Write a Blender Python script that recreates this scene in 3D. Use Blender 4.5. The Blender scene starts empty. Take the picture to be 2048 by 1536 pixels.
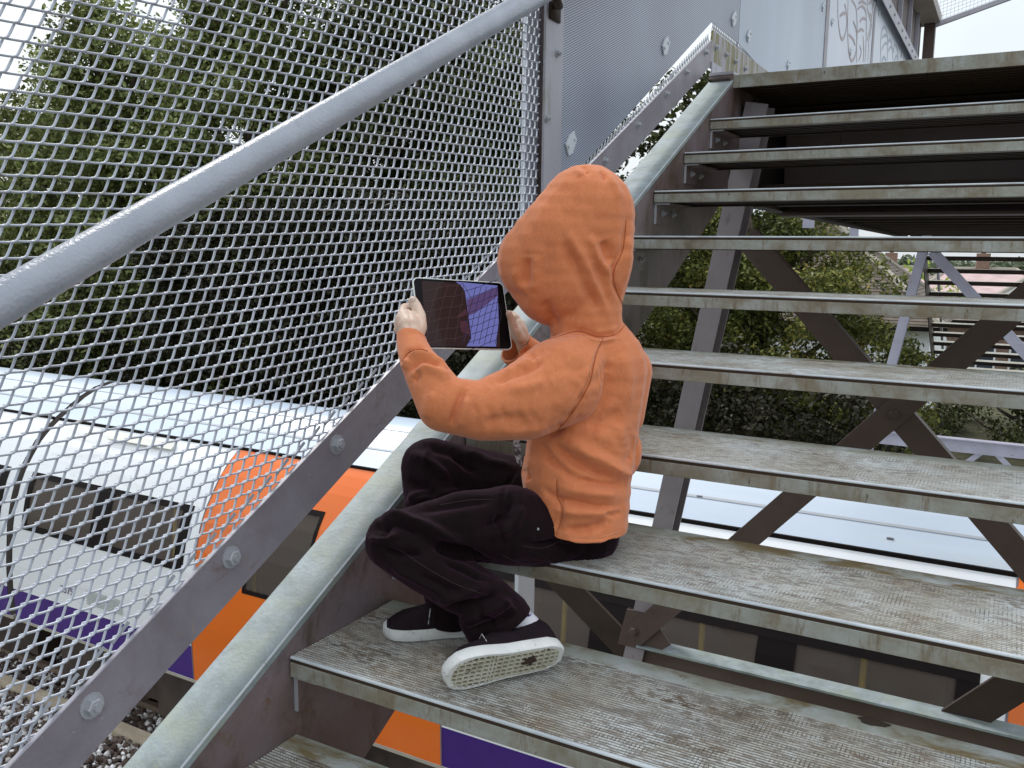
import bpy, math, random
import numpy as np
from mathutils import Vector, Matrix
random.seed(5); rng = np.random.default_rng(7)
sc = bpy.context.scene
col = sc.collection

# ---------------------------------------------------------------- camera
FPX = 1774.85
CAM = np.array([1.02556, -0.78689, 0.83511])
RV = np.array([0.87180996, 0.48965933, 0.01345877])
UV = np.array([-0.0829399, 0.12047929, 0.98924502])
FV = np.array([-0.48277155, 0.86354993, -0.14564734])
cd = bpy.data.cameras.new('camera'); cam = bpy.data.objects.new('camera', cd); col.objects.link(cam)
cd.sensor_width = 36.0; cd.lens = FPX / 2048 * 36; cd.clip_end = 2000; cd.clip_start = 0.02
cam.matrix_world = Matrix(((RV[0], UV[0], -FV[0], CAM[0]), (RV[1], UV[1], -FV[1], CAM[1]), (RV[2], UV[2], -FV[2], CAM[2]), (0, 0, 0, 1)))
sc.camera = cam

# ---------------------------------------------------------------- sky and sun
SUN_EL, SUN_AZ = math.radians(50), math.radians(300)     # azimuth clockwise from +Y
w = bpy.data.worlds.new('World'); sc.world = w; w.use_nodes = True
nt = w.node_tree; nt.nodes.clear()
out = nt.nodes.new('ShaderNodeOutputWorld')
sky = nt.nodes.new('ShaderNodeTexSky'); sky.sky_type = 'NISHITA'; sky.sun_disc = False
sky.sun_elevation = SUN_EL; sky.sun_rotation = SUN_AZ; sky.air_density = 1.2; sky.dust_density = 3
bg = nt.nodes.new('ShaderNodeBackground'); bg.inputs['Strength'].default_value = 0.1
nt.links.new(sky.outputs[0], bg.inputs['Color'])
bg2 = nt.nodes.new('ShaderNodeBackground'); bg2.inputs['Strength'].default_value = .93
tc = nt.nodes.new('ShaderNodeTexCoord'); nz = nt.nodes.new('ShaderNodeTexNoise'); nz.inputs['Scale'].default_value = 2.2; nz.inputs['Detail'].default_value = 5
cr = nt.nodes.new('ShaderNodeValToRGB'); cr.color_ramp.elements[0].position = .3; cr.color_ramp.elements[0].color = (.80, .88, .96, 1)
cr.color_ramp.elements[1].position = .62; cr.color_ramp.elements[1].color = (.96, .99, 1.0, 1)
nt.links.new(tc.outputs['Generated'], nz.inputs['Vector']); nt.links.new(nz.outputs['Fac'], cr.inputs['Fac'])
sx_ = nt.nodes.new('ShaderNodeSeparateXYZ'); nt.links.new(tc.outputs['Generated'], sx_.inputs[0])
mr_ = nt.nodes.new('ShaderNodeMapRange'); mr_.inputs[1].default_value = 0; mr_.inputs[2].default_value = 1; mr_.inputs[3].default_value = .95; mr_.inputs[4].default_value = 1.75; nt.links.new(sx_.outputs['Z'], mr_.inputs[0])   # overcast sky: brighter overhead
sv_ = nt.nodes.new('ShaderNodeVectorMath'); sv_.operation = 'SCALE'; nt.links.new(cr.outputs['Color'], sv_.inputs[0]); nt.links.new(mr_.outputs[0], sv_.inputs['Scale'])
nt.links.new(sv_.outputs[0], bg2.inputs['Color'])
mx = nt.nodes.new('ShaderNodeMixShader'); mx.inputs[0].default_value = .82
nt.links.new(bg.outputs[0], mx.inputs[1]); nt.links.new(bg2.outputs[0], mx.inputs[2]); nt.links.new(mx.outputs[0], out.inputs['Surface'])
sd = bpy.data.lights.new('sun', 'SUN'); sd.energy = 1.9; sd.angle = math.radians(12); sd.color = (1, .96, .9)
so_ = bpy.data.objects.new('sun', sd); col.objects.link(so_)
sdir = Vector((math.sin(SUN_AZ) * math.cos(SUN_EL), math.cos(SUN_AZ) * math.cos(SUN_EL), math.sin(SUN_EL)))
so_.rotation_euler = sdir.to_track_quat('Z', 'Y').to_euler()
sc.view_settings.view_transform = 'Standard'; sc.view_settings.look = 'None'; sc.view_settings.gamma = 1
sc.view_settings.exposure = 0.18

# ---------------------------------------------------------------- helpers
def W(px, py, d):                     # point of the place seen at photograph position (px, py), d metres deep
    return CAM + d * (FV + RV * (px - 1024) / FPX + UV * (768 - py) / FPX)
def plane(px, py, ax, v):
    d = FV + RV * (px - 1024) / FPX + UV * (768 - py) / FPX
    return CAM + (v - CAM[ax]) / d[ax] * d
def proj(P):
    d = P - CAM; z = d @ FV
    return 1024 + FPX * (d @ RV) / z, 768 - FPX * (d @ UV) / z, z

def tag(o, label=None, cat=None, group=None, kind=None):
    if label: o['label'] = label
    if cat: o['category'] = cat
    if group: o['group'] = group
    if kind: o['kind'] = kind
    return o
def empty(name, loc=(0, 0, 0), rz=0):
    o = bpy.data.objects.new(name, None); col.objects.link(o); o.location = loc; o.rotation_euler[2] = rz
    o.empty_display_size = .1
    return o
def mobj(name, me, m, parent=None, loc=(0, 0, 0), smooth=False):
    o = bpy.data.objects.new(name, me); col.objects.link(o); o.location = loc
    if m is not None:
        for k in (m if isinstance(m, (list, tuple)) else [m]): me.materials.append(k)
    if parent: o.parent = parent
    if smooth: me.shade_smooth()
    return o
def kids(o): return [c for c in bpy.data.objects if c.parent == o]
def copy_tree(o, parent=None):
    c = o.copy(); col.objects.link(c)
    if parent: c.parent = parent
    for k in kids(o): copy_tree(k, c)
    return c

class MB:
    def __init__(s): s.v = []; s.f = []; s.m = []
    def add(s, vs, fs, mi=0):
        n = len(s.v); s.v += [tuple(map(float, p)) for p in vs]; s.f += [tuple(i + n for i in f) for f in fs]; s.m += [mi] * len(fs); return s
    def box(s, a, b, mi=0):
        x0, y0, z0 = a; x1, y1, z1 = b
        return s.add([(x0, y0, z0), (x1, y0, z0), (x1, y1, z0), (x0, y1, z0), (x0, y0, z1), (x1, y0, z1), (x1, y1, z1), (x0, y1, z1)],
              [(0, 3, 2, 1), (4, 5, 6, 7), (0, 1, 5, 4), (1, 2, 6, 5), (2, 3, 7, 6), (3, 0, 4, 7)], mi)
    def bevbox(s, a, b, c=.002, mi=0):            # box with chamfered edges parallel to X, and ends
        x0, y0, z0 = a; x1, y1, z1 = b
        return s.prismx([(y0 + c, z0), (y1 - c, z0), (y1, z0 + c), (y1, z1 - c), (y1 - c, z1), (y0 + c, z1), (y0, z1 - c), (y0, z0 + c)], x0, x1, mi)
    def prismx(s, prof, x0, x1, mi=0):            # profile (y, z) counter-clockwise seen from +X
        n = len(prof)
        vs = [(x0, y, z) for y, z in prof] + [(x1, y, z) for y, z in prof]
        fs = [tuple(range(n))[::-1], tuple(range(n, 2 * n))] + [(i, (i + 1) % n, n + (i + 1) % n, n + i) for i in range(n)]
        return s.add(vs, fs, mi)
    def poly(s, pts, off, mi=0):                  # planar polygon pushed along off
        n = len(pts); off = np.array(off); pts = [np.array(p, float) for p in pts]
        vs = pts + [p + off for p in pts]
        return s.add(vs, [tuple(range(n))[::-1], tuple(range(n, 2 * n))] + [(i, (i + 1) % n, n + (i + 1) % n, n + i) for i in range(n)], mi)
    def bar(s, a, b, wd, th, side=(0, 0, 1), mi=0):   # rectangular bar a->b; th along side direction, wd across
        a = np.array(a, float); b = np.array(b, float); t = (b - a) / np.linalg.norm(b - a)
        sd_ = np.array(side, float); sd_ = sd_ - t * (sd_ @ t); sd_ /= np.linalg.norm(sd_); u = np.cross(t, sd_)
        vs = [p + u * i * wd / 2 + sd_ * j * th / 2 for p in (a, b) for i, j in ((-1, -1), (1, -1), (1, 1), (-1, 1))]
        return s.add(vs, [(0, 1, 2, 3), (7, 6, 5, 4), (0, 4, 5, 1), (1, 5, 6, 2), (2, 6, 7, 3), (3, 7, 4, 0)], mi)
    def tube(s, pts, r, n=10, caps=True, mi=0):
        pts = [np.array(p, float) for p in pts]; rs = r if isinstance(r, (list, tuple)) else [r] * len(pts); base = len(s.v); prev = None
        for i, p in enumerate(pts):
            t = pts[min(i + 1, len(pts) - 1)] - pts[max(i - 1, 0)]; t /= np.linalg.norm(t) + 1e-12
            if prev is None:
                a = np.array([0, 0, 1.]) if abs(t[2]) < .9 else np.array([1., 0, 0]); u = np.cross(t, a)
            else: u = prev - t * (prev @ t)
            u /= np.linalg.norm(u) + 1e-12; prev = u; v = np.cross(t, u)
            s.v += [tuple(p + rs[i] * (math.cos(2 * math.pi * k / n) * u + math.sin(2 * math.pi * k / n) * v)) for k in range(n)]
        for i in range(len(pts) - 1):
            for k in range(n):
                s.f.append((base + i * n + k, base + i * n + (k + 1) % n, base + (i + 1) * n + (k + 1) % n, base + (i + 1) * n + k)); s.m.append(mi)
        if caps:
            s.f.append(tuple(base + k for k in range(n))[::-1]); s.m.append(mi)
            s.f.append(tuple(base + (len(pts) - 1) * n + k for k in range(n))); s.m.append(mi)
        return s
    def hexbolt(s, p, nrm, r=.011, h=.008, mi=0):
        p = np.array(p, float); n = np.array(nrm, float); n /= np.linalg.norm(n)
        s.tube([p, p + n * .002], r * 1.45, 14, True, mi); s.tube([p + n * .002, p + n * (h), p + n * (h + .0015)], [r, r, r * .82], 6, True, mi)
        s.tube([p + n * h, p + n * (h + .005)], r * .45, 8, True, mi)
        return s
    def mesh(s, name):
        me = bpy.data.meshes.new(name); me.from_pydata(s.v, [], s.f)
        if any(s.m): me.polygons.foreach_set('material_index', s.m)
        me.update(); return me
    def build(s, name, m, parent=None, loc=(0, 0, 0), smooth=False):
        return mobj(name, s.mesh(name), m, parent, loc, smooth)

# ---------------------------------------------------------------- materials
WORLDM = {'weathered_galvanised_front', 'bright_worn_nosing', 'dirty_rear_strip', 'shade_dark_steel', 'brown_steel_paint', 'lilac_steel_paint'}
def mat(name, cols, scale=8, rough=.6, metal=0., bump=0., bscale=60, detail=6, stretch=(1, 1, 1), spec=.5, distort=.3, coords='Object',
        stain=None, roughvar=0, bdist=.002):
    """cols: [(pos, rgb)...] noise ramp; stain: (rgb, scale, lo, hi, stretch)"""
    m = bpy.data.materials.new(name); m.use_nodes = True; t = m.node_tree; b = t.nodes['Principled BSDF']
    L = t.links.new; N = t.nodes.new
    tcn = N('ShaderNodeTexCoord'); mp = N('ShaderNodeMapping'); mp.inputs['Scale'].default_value = stretch
    src = N('ShaderNodeNewGeometry').outputs['Position'] if (coords == 'World' or name in WORLDM) else tcn.outputs[coords]
    L(src, mp.inputs['Vector'])
    n = N('ShaderNodeTexNoise'); n.inputs['Scale'].default_value = scale; n.inputs['Detail'].default_value = detail; n.inputs['Distortion'].default_value = distort
    n.inputs['Roughness'].default_value = .62
    L(mp.outputs[0], n.inputs['Vector'])
    r = N('ShaderNodeValToRGB'); els = r.color_ramp.elements
    while len(els) < len(cols): els.new(.5)
    for e, (p, c) in zip(els, cols): e.position = p; e.color = (*c, 1)
    L(n.outputs['Fac'], r.inputs['Fac']); colour = r.outputs['Color']
    if stain:
        for st in (stain if isinstance(stain, list) else [stain]):
            rgb, ssc, lo, hi, sst = st
            mp2 = N('ShaderNodeMapping'); mp2.inputs['Scale'].default_value = sst; mp2.inputs['Location'].default_value = (3.1 * ssc, 1.7, .3); L(src, mp2.inputs['Vector'])
            n2 = N('ShaderNodeTexNoise'); n2.inputs['Scale'].default_value = ssc; n2.inputs['Detail'].default_value = 8; n2.inputs['Roughness'].default_value = .7; n2.inputs['Distortion'].default_value = .5
            L(mp2.outputs[0], n2.inputs['Vector'])
            mr = N('ShaderNodeMapRange'); mr.inputs[1].default_value = lo; mr.inputs[2].default_value = hi; L(n2.outputs['Fac'], mr.inputs[0])
            mm = N('ShaderNodeMix'); mm.data_type = 'RGBA'; L(mr.outputs[0], mm.inputs[0]); L(colour, mm.inputs[6]); mm.inputs[7].default_value = (*rgb, 1)
            colour = mm.outputs[2]
    L(colour, b.inputs['Base Color'])
    b.inputs['Roughness'].default_value = rough; b.inputs['Metallic'].default_value = metal; b.inputs['Specular IOR Level'].default_value = spec
    if bump:
        n3 = N('ShaderNodeTexNoise'); n3.inputs['Scale'].default_value = bscale; n3.inputs['Detail'].default_value = 4; L(src, n3.inputs['Vector'])
        bp = N('ShaderNodeBump'); bp.inputs['Strength'].default_value = bump; bp.inputs['Distance'].default_value = bdist; L(n3.outputs['Fac'], bp.inputs['Height']); L(bp.outputs[0], b.inputs['Normal'])
    return m
def flat(name, c, rough=.5, metal=0, spec=.5):
    k = tuple(max(0, x * .86) for x in c)
    return mat(name, [(.3, k), (.7, c)], 9, rough, metal, spec=spec)

RUST = (.13, .075, .035)
paint = mat('lilac_grey_paint', [(.25, (.165, .142, .165)), (.5, (.235, .212, .248)), (.75, (.30, .29, .335))], 5, .42, bump=.5, bscale=95, detail=9,
            stain=[(RUST, 7, .60, .74, (1, 1, 1)), ((.30, .25, .13), 19, .62, .72, (1, 1, .5)), ((.48, .50, .55), 60, .66, .72, (1, 1, 1))])
web_paint = mat('stained_purple_grey_paint', [(.25, (.085, .055, .050)), (.5, (.145, .108, .110)), (.78, (.22, .185, .21))], 3.5, .4, bump=.7, bscale=60, detail=9,
            stain=[((.055, .035, .018), 6, .50, .66, (1, 1, .6)), (RUST, 24, .60, .70, (1, 1, 1)), ((.42, .44, .48), 75, .68, .73, (1, 1, 1))])
post_paint = mat('pale_post_paint', [(.3, (.30, .29, .34)), (.7, (.42, .42, .48))], 3, .45, bump=.4, bscale=80, stretch=(1, 1, .3),
            stain=[((.20, .19, .09), 4, .58, .72, (3, 3, .5)), (RUST, 30, .66, .72, (1, 1, 1))])
lichen = mat('lichened_galvanised_steel', [(.3, (.165, .20, .195)), (.5, (.235, .28, .295)), (.7, (.31, .365, .40))], 16, .6, bump=.6, bscale=140, detail=10,
            stain=[((.29, .33, .27), 7, .46, .74, (1, 1, 1)), ((.28, .29, .18), 50, .60, .72, (1, 1, 1))])
rail_paint = mat('glossy_grey_rail_paint', [(.3, (.27, .30, .36)), (.7, (.39, .42, .49))], 7, .30, bump=.6, bscale=180, detail=9, spec=.6,
            stain=[((.22, .24, .22), 12, .60, .72, (1, 1, 1)), ((.10, .08, .06), 60, .68, .73, (1, 1, 1))])
mesh_paint = mat('galvanised_mesh', [(.3, (.33, .36, .43)), (.7, (.46, .50, .58))], 6, .38, bump=0, spec=.6, stain=[((.22, .20, .20), 18, .56, .70, (1, 1, 1)), ((.20, .11, .06), 70, .66, .72, (1, 1, 1))])
mesh_edge = flat('cut_mesh_edge', (.40, .43, .48), .4)
galv = mat('weathered_galvanised_front', [(.26, (.13, .098, .062)), (.40, (.225, .205, .155)), (.55, (.305, .31, .275)), (.75, (.40, .44, .44))], 14, .55, bump=.5, bscale=120, detail=10, stretch=(.8, 1, 1),
            stain=[((.17, .125, .075), 34, .54, .70, (2.2, 1, .35)), ((.20, .15, .09), 11, .54, .70, (1, 1, .45)), ((.10, .07, .03), 55, .62, .70, (1, 1, .35)), ((.25, .225, .155), 5, .56, .7, (1, 1, 1))])
nosing_m = mat('bright_worn_nosing', [(.3, (.42, .46, .50)), (.7, (.62, .67, .71))], 12, .35, .1, stain=((.20, .15, .09), 30, .60, .70, (.3, 1, 1)))
groove_m = flat('dark_groove', (.05, .03, .018), .9)  # dark strip laid nearly flush in place of the open gap below the nosing
strip_m = mat('dirty_rear_strip', [(.3, (.24, .22, .15)), (.5, (.36, .38, .34)), (.7, (.52, .57, .60))], 9, .6, bump=.5, bscale=130, detail=10,
            stain=[((.20, .155, .08), 7, .48, .6, (1, 2, 1)), ((.09, .06, .03), 30, .62, .7, (1, 1, 1))])
steel = mat('brown_steel_paint', [(.3, (.066, .042, .035)), (.7, (.10, .068, .062))], 3, .5, bump=.4, bscale=90, stain=((.07, .04, .03), 9, .58, .7, (1, 1, 1)))
leg_m = mat('worn_leg_paint', [(.3, (.21, .18, .195)), (.7, (.29, .265, .30))], 3, .45, bump=.3, bscale=80, coords='World', stain=((.09, .06, .045), 8, .58, .72, (1, 1, .5)))
steel_lt = mat('lilac_steel_paint', [(.3, (.34, .33, .40)), (.7, (.46, .46, .56))], 3, .45, bump=.3, bscale=80, stain=(RUST, 14, .64, .7, (1, 1, 1)))
dark_steel = mat('shade_dark_steel', [(.3, (.020, .011, .006)), (.7, (.038, .022, .014))], 6, .7, bump=.3)  # near-black base colour carries the shade of the undersides
sheet_m = mat('blue_grey_sheet', [(.25, (.30, .34, .42)), (.5, (.36, .42, .52)), (.75, (.44, .52, .62))], 1.2, .35, stretch=(1, 1, .25), stain=((.42, .40, .36), 2, .62, .8, (1, 3, .3)))
white_sheet = mat('pale_landing_sheet', [(.3, (.50, .54, .64)), (.7, (.62, .67, .78))], 1.5, .35, stretch=(1, 1, .25))
bolt_m = flat('zinc_bolt', (.42, .44, .48), .4, .2)
moss_m = mat('mossy_toe_plate', [(.3, (.27, .25, .30)), (.7, (.36, .35, .41))], 5, .45, bump=.5, bscale=95, stain=[((.15, .13, .025), 26, .44, .54, (1, 1, .13)), (RUST, 9, .62, .72, (1, 1, 1))])

def tread_material():
    m = bpy.data.materials.new('ribbed_tread_top'); m.use_nodes = True; t = m.node_tree; b = t.nodes['Principled BSDF']; L = t.links.new; N = t.nodes.new
    g_ = N('ShaderNodeNewGeometry'); tcn = N('ShaderNodeTexCoord'); sp = N('ShaderNodeSeparateXYZ'); L(tcn.outputs['Object'], sp.inputs[0])
    def math_(op, a, bb=None):
        n = N('ShaderNodeMath'); n.operation = op
        for i, v in enumerate((a, bb)):
            if v is None: continue
            if isinstance(v, (int, float)): n.inputs[i].default_value = v
            else: L(v, n.inputs[i])
        return n.outputs[0]
    def noise(sc_, st=(1, 1, 1), det=8, ro=.7):
        mp = N('ShaderNodeMapping'); mp.inputs['Scale'].default_value = st; L(g_.outputs['Position'], mp.inputs[0])
        n = N('ShaderNodeTexNoise'); n.inputs['Scale'].default_value = sc_; n.inputs['Detail'].default_value = det; n.inputs['Roughness'].default_value = ro; L(mp.outputs[0], n.inputs['Vector']); return n.outputs['Fac']
    def rng_(v, lo, hi, a=0, b_=1):
        n = N('ShaderNodeMapRange'); L(v, n.inputs[0]); n.inputs[1].default_value = lo; n.inputs[2].default_value = hi; n.inputs[3].default_value = a; n.inputs[4].default_value = b_; return n.outputs[0]
    # low parts of each rib hold dirt: mesh height gives the groove
    low = rng_(sp.outputs['Z'], -.0002, -.0016)
    xw = math_('FRACT', math_('MULTIPLY', sp.outputs['X'], 1 / .0062))
    cross = rng_(math_('ABSOLUTE', math_('SUBTRACT', xw, .5)), .30, .46)
    dirt = rng_(noise(11, (1, 1.6, 1)), .40, .62)
    dirt2 = rng_(noise(6, (.6, 2.2, 1), 9), .36, .66, .30, 1)
    streak = rng_(noise(60, (.25, 1, 1), 4), .48, .60)
    f1 = math_('MULTIPLY', low, rng_(dirt, 0, 1, .75, 1.0))
    f2 = math_('MULTIPLY', cross, rng_(streak, 0, 1, .22, .9))
    f3 = math_('MULTIPLY', dirt2, math_('MULTIPLY', rng_(noise(130, (.35, 1, 1), 4), .47, .56), .95))
    gp_ = N('ShaderNodeSeparateXYZ'); L(g_.outputs['Position'], gp_.inputs[0]); lowr = rng_(gp_.outputs['Z'], .6, .2, .72, 1.0)
    f4 = math_('MULTIPLY', rng_(noise(4.5, (.8, 2.6, 1), 10, .75), .52, .60), rng_(gp_.outputs['Z'], .40, .10, .0, .8))
    f = math_('MAXIMUM', math_('MULTIPLY', math_('MAXIMUM', math_('MAXIMUM', f1, f2), f3), lowr), f4)
    base = N('ShaderNodeValToRGB'); L(noise(6), base.inputs[0]); base.color_ramp.elements[0].position = .3; base.color_ramp.elements[0].color = (.31, .28, .215, 1)
    base.color_ramp.elements[1].position = .65; base.color_ramp.elements[1].color = (.62, .66, .665, 1)
    dc = N('ShaderNodeValToRGB'); L(noise(20), dc.inputs[0]); dc.color_ramp.elements[0].position = .35; dc.color_ramp.elements[0].color = (.040, .020, .007, 1)
    dc.color_ramp.elements[1].position = .65; dc.color_ramp.elements[1].color = (.14, .08, .032, 1)
    mm = N('ShaderNodeMix'); mm.data_type = 'RGBA'; L(f, mm.inputs[0]); L(base.outputs[0], mm.inputs[6]); L(dc.outputs[0], mm.inputs[7]); L(mm.outputs[2], b.inputs['Base Color'])
    b.inputs['Roughness'].default_value = .5
    bp = N('ShaderNodeBump'); bp.inputs['Strength'].default_value = .6; bp.inputs['Distance'].default_value = .001; bp.invert = True; L(f2, bp.inputs['Height']); L(bp.outputs[0], b.inputs['Normal'])
    return m
tread_m = tread_material()

# ================================================================ STAIRCASE
G, RR = .28, .148379           # going and riser of the flight
DEP, SW, SO = .2931, .0993, .0369
WID = 1.35
K = RR / G
def hz(y, h): return K * y + h
stairs = tag(empty('staircase', (0, 0, 0)), 'open riser metal staircase with ribbed treads that the child sits on', 'staircase')

def make_step(parent, n, length=WID, face=.0365, depth=DEP, moss=False):
    st = empty('step', (0, n * G, n * RR)); st.parent = parent
    # ribbed plate
    mb = MB(); y = .0055; rib = .0066; yr = depth - .046; prof = []
    while y < yr:
        prof += [(y, -.0018), (y + rib * .34, -.0018), (y + rib * .46, 0), (y + rib * .88, 0)]; y += rib
    prof += [(yr, -.0018)]
    pts = [(prof[0][0], -.006)] + prof + [(yr, -.006)]
    n_ = len(pts); x0, x1 = .001, length - .001; vs = [(x0, a, b) for a, b in pts] + [(x1, a, b) for a, b in pts]
    fs = [(i, n_ + i, n_ + i + 1, i + 1) for i in range(n_ - 1)] + [(0, n_ - 1, 2 * n_ - 1, n_)]
    fs = [tuple(reversed(f)) for f in fs]
    mb.add(vs, fs); tp = mb.build('tread_plate', tread_m, st)
    MB().bevbox((0.001, yr, -.007), (length - .001, depth, .0005), .0012).build('rear_strip', strip_m, st)
    MB().prismx([(0, -.0028), (.0015, -.0042), (.0052, -.0042), (.0052, .0006), (.002, .0006), (.0006, -.0008)], .002, length - .002).build('nosing', nosing_m, st)
    fr = MB()
    fr.bevbox((.002, .0005, -face), (length - .002, .0060, -.0101), .0008)
    fr.box((.002, .0066, -face), (length - .002, .035, -face + .0035))
    fr.build('front_channel', galv, st)
    gb = MB(); gb.box((.003, .0020, -.0100), (length - .003, .0055, -.0043)); gb.build('groove', groove_m, st)
    MB().box((.003, .0056, -.0100), (length - .003, depth - .004, -.0072)).build('groove_backing', groove_m, st)
    ub = MB()
    for k in range(6):
        yy = .05 + k * .044
        ub.box((.003, yy, -.030), (length - .003, yy + .016, -.0122))
    ub.box((.003, depth - .008, -face), (length - .003, depth - .0005, -.0125))
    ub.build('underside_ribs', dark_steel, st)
    return st
for n in range(-3, 10): make_step(stairs, n)

def flaw(x, y, z, w_, h_, m, name, pts=None):   # painted / chipped patch lying on a tread front (3 mm proud of nothing: 0.6 mm thick)
    mb = MB(); c = pts or [(-.5, -.3), (-.2, -.5), (.3, -.42), (.5, -.1), (.38, .35), (.1, .5), (-.3, .42), (-.5, .1)]
    mb.poly([(x + a * w_, y, z + b * h_) for a, b in c], (0, -.0006, 0)); return mb.build(name, m, stairs)
green_p = mat('green_paint_fleck', [(.4, (.05, .16, .07)), (.6, (.13, .22, .11))], 60, .5)
white_p = mat('flaked_white_paint', [(.47, (.06, .04, .03)), (.5, (.85, .86, .85))], 90, .6)
black_p = mat('flaking_dark_joint', [(.55, (.02, .014, .01)), (.6, (.5, .5, .48))], 70, .7)
def on_front(px, py, n):
    return plane(px, py, 1, n * G + .003)
for px, py, n, w_, h_, m, nm in ((1420, 488, 6, .042, .018, green_p, 'paint_patch'), (1492, 490, 6, .034, .028, white_p, 'paint_patch'),
                             (1627, 489, 6, .005, .026, black_p, 'joint'), (1364, 937, 3, .010, .026, black_p, 'joint'), (1379, 943, 3, .006, .026, black_p, 'joint'),
                             (1415, 948, 3, .006, .027, black_p, 'joint')):
    q = on_front(px, py, n); flaw(q[0], n * G + .0029, n * RR - .023, w_, h_ * .95, m, nm)
q = plane(1748, 1446, 2, 1 * RR)
blot = MB(); blot.poly([(q[0] + .022 * math.cos(a) * (1 + .15 * math.sin(5 * a)), q[1] + .011 * math.sin(a) * (1 + .2 * math.cos(3 * a)), RR + .0012) for a in np.linspace(0, 2 * math.pi, 18, endpoint=False)], (0, 0, .0006))
blot.build('dirt_spot', flat('dark_gum', (.05, .035, .025), .8), stairs)

# brackets carrying each step
for n in range(-1, 10):
    br = MB(); y0 = n * G + .012; y1 = n * G + .235; zt = n * RR - .0375
    br.box((.0005, y0, zt - .066), (.007, y1, zt)); br.box((.007, y0, zt - .006), (.050, y1, zt - .0002))
    o = br.build('bracket', web_paint, stairs)
    ed = MB(); ed.box((.0003, y0 - .0022, zt - .066), (.0075, y0 - .0002, zt - .0062)); ed.box((.0003, y0 - .0022, zt - .006), (.050, y0 - .0002, zt - .0004)); ed.build('bracket_edge', bolt_m, o)
    for yo in (.055, .155): MB().hexbolt((.0072, y0 + yo, zt - .030), (1, 0, 0), .008, .009).build('bolt', bolt_m, o)

# stringers
def stringer(x_in, sgn, name='stringer'):
    ya, yb = -4.0, 2.795
    xo = x_in + sgn * SW
    def slab(xa, xb, h0, h1, m, nm, parent):
        a, b_ = min(xa, xb), max(xa, xb)
        mb = MB(); mb.poly([(a, ya, hz(ya, h0)), (a, yb, hz(yb, h0)), (a, yb, hz(yb, h1)), (a, ya, hz(ya, h1))], (b_ - a, 0, 0)); return mb.build(nm, m, parent)
    wb = slab(x_in, x_in + sgn * .010, -.385, SO - .0125, web_paint, name, stairs)
    slab(x_in, xo, SO - .012, SO, lichen, 'top_flange', wb)
    slab(x_in - sgn * .0005, x_in + sgn * .0035, SO + .0002, SO + .0022, nosing_m, 'flange_edge_highlight', wb)  # slight lip; its pale metal paints in the edge catching light
    slab(x_in, xo, -.396, -.3855, web_paint, 'bottom_flange', wb)
stringer(-.0005, -1); stringer(WID + .0005, 1)

# ================================================================ LANDING AND FOOTBRIDGE
bridge = tag(empty('footbridge', (0, 2.8, 1.54)), 'footbridge deck and grey sheet side panels at the head of the near stairs', 'footbridge')
BL = (0, -2.8, -1.54)          # children are given in world coordinates minus the empty's place
def bb(mb, name, m, parent=bridge, smooth=False): return mb.build(name, m, parent, BL if parent is bridge else (0, 0, 0), smooth)
LZ = 1.540
def rib_plate(x0, x1, y0, y1, z):
    mb = MB(); mb.box((x0, y0, z - .008), (x1, y1, z))
    return mb
bb(rib_plate(0.0, WID, 2.81, 9.6, LZ), 'deck', strip_m)
e = MB(); e.bevbox((-.001, 2.803, LZ - .048), (WID, 2.809, LZ + .001), .001); bb(e, 'landing_edge', galv)
u = MB()
for k in range(13): u.box((.01, 2.86 + k * .05, LZ - .040), (WID - .01, 2.86 + k * .05 + .018, LZ - .009))
for k in range(38): u.box((.01, 3.62 + k * .155, LZ - .05), (WID - .01, 3.36 + k * .155 + .05, LZ - .009))
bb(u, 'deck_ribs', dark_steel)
# cross beam under the landing and side girders
cb = MB(); cb.box((.06, 3.50, 1.035), (WID - .06, 3.514, 1.485)); cb.box((.06, 3.42, 1.022), (WID - .06, 3.60, 1.0345))
for kx, kz in ((.26, 1.33), (.26, 1.39), (.67, 1.12), (.70, 1.12), (.73, 1.12)): cb.hexbolt((kx, 3.488, kz), (0, -1, 0), .013, .011)
cb.box((.14, 3.488, 1.26), (.30, 3.4995, 1.44)); cb.box((.60, 3.488, 1.07), (.80, 3.4995, 1.17))
bb(cb, 'cross_beam', steel)
for x in (.0, WID - .012):
    gd = MB(); gd.box((x, 3.11, 1.045), (x + .012, 9.6, 1.49)); gd.box((x - .04 if x > .1 else x + .0125, 3.11, 1.045), (x - .0005 if x > .1 else x + .07, 9.6, 1.057))
    bb(gd, 'side_girder', dark_steel)
sf = MB()
for k in range(14): sf.box((.075, 3.3 + k * .45, 1.06), (WID - .045, 3.3 + k * .45 + .07, 1.13))
bb(sf, 'soffit_ribs', dark_steel)
so2 = MB(); so2.box((.02, 3.25, 1.135), (WID - .02, 9.55, 1.15)); bb(so2, 'soffit', dark_steel)
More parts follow.
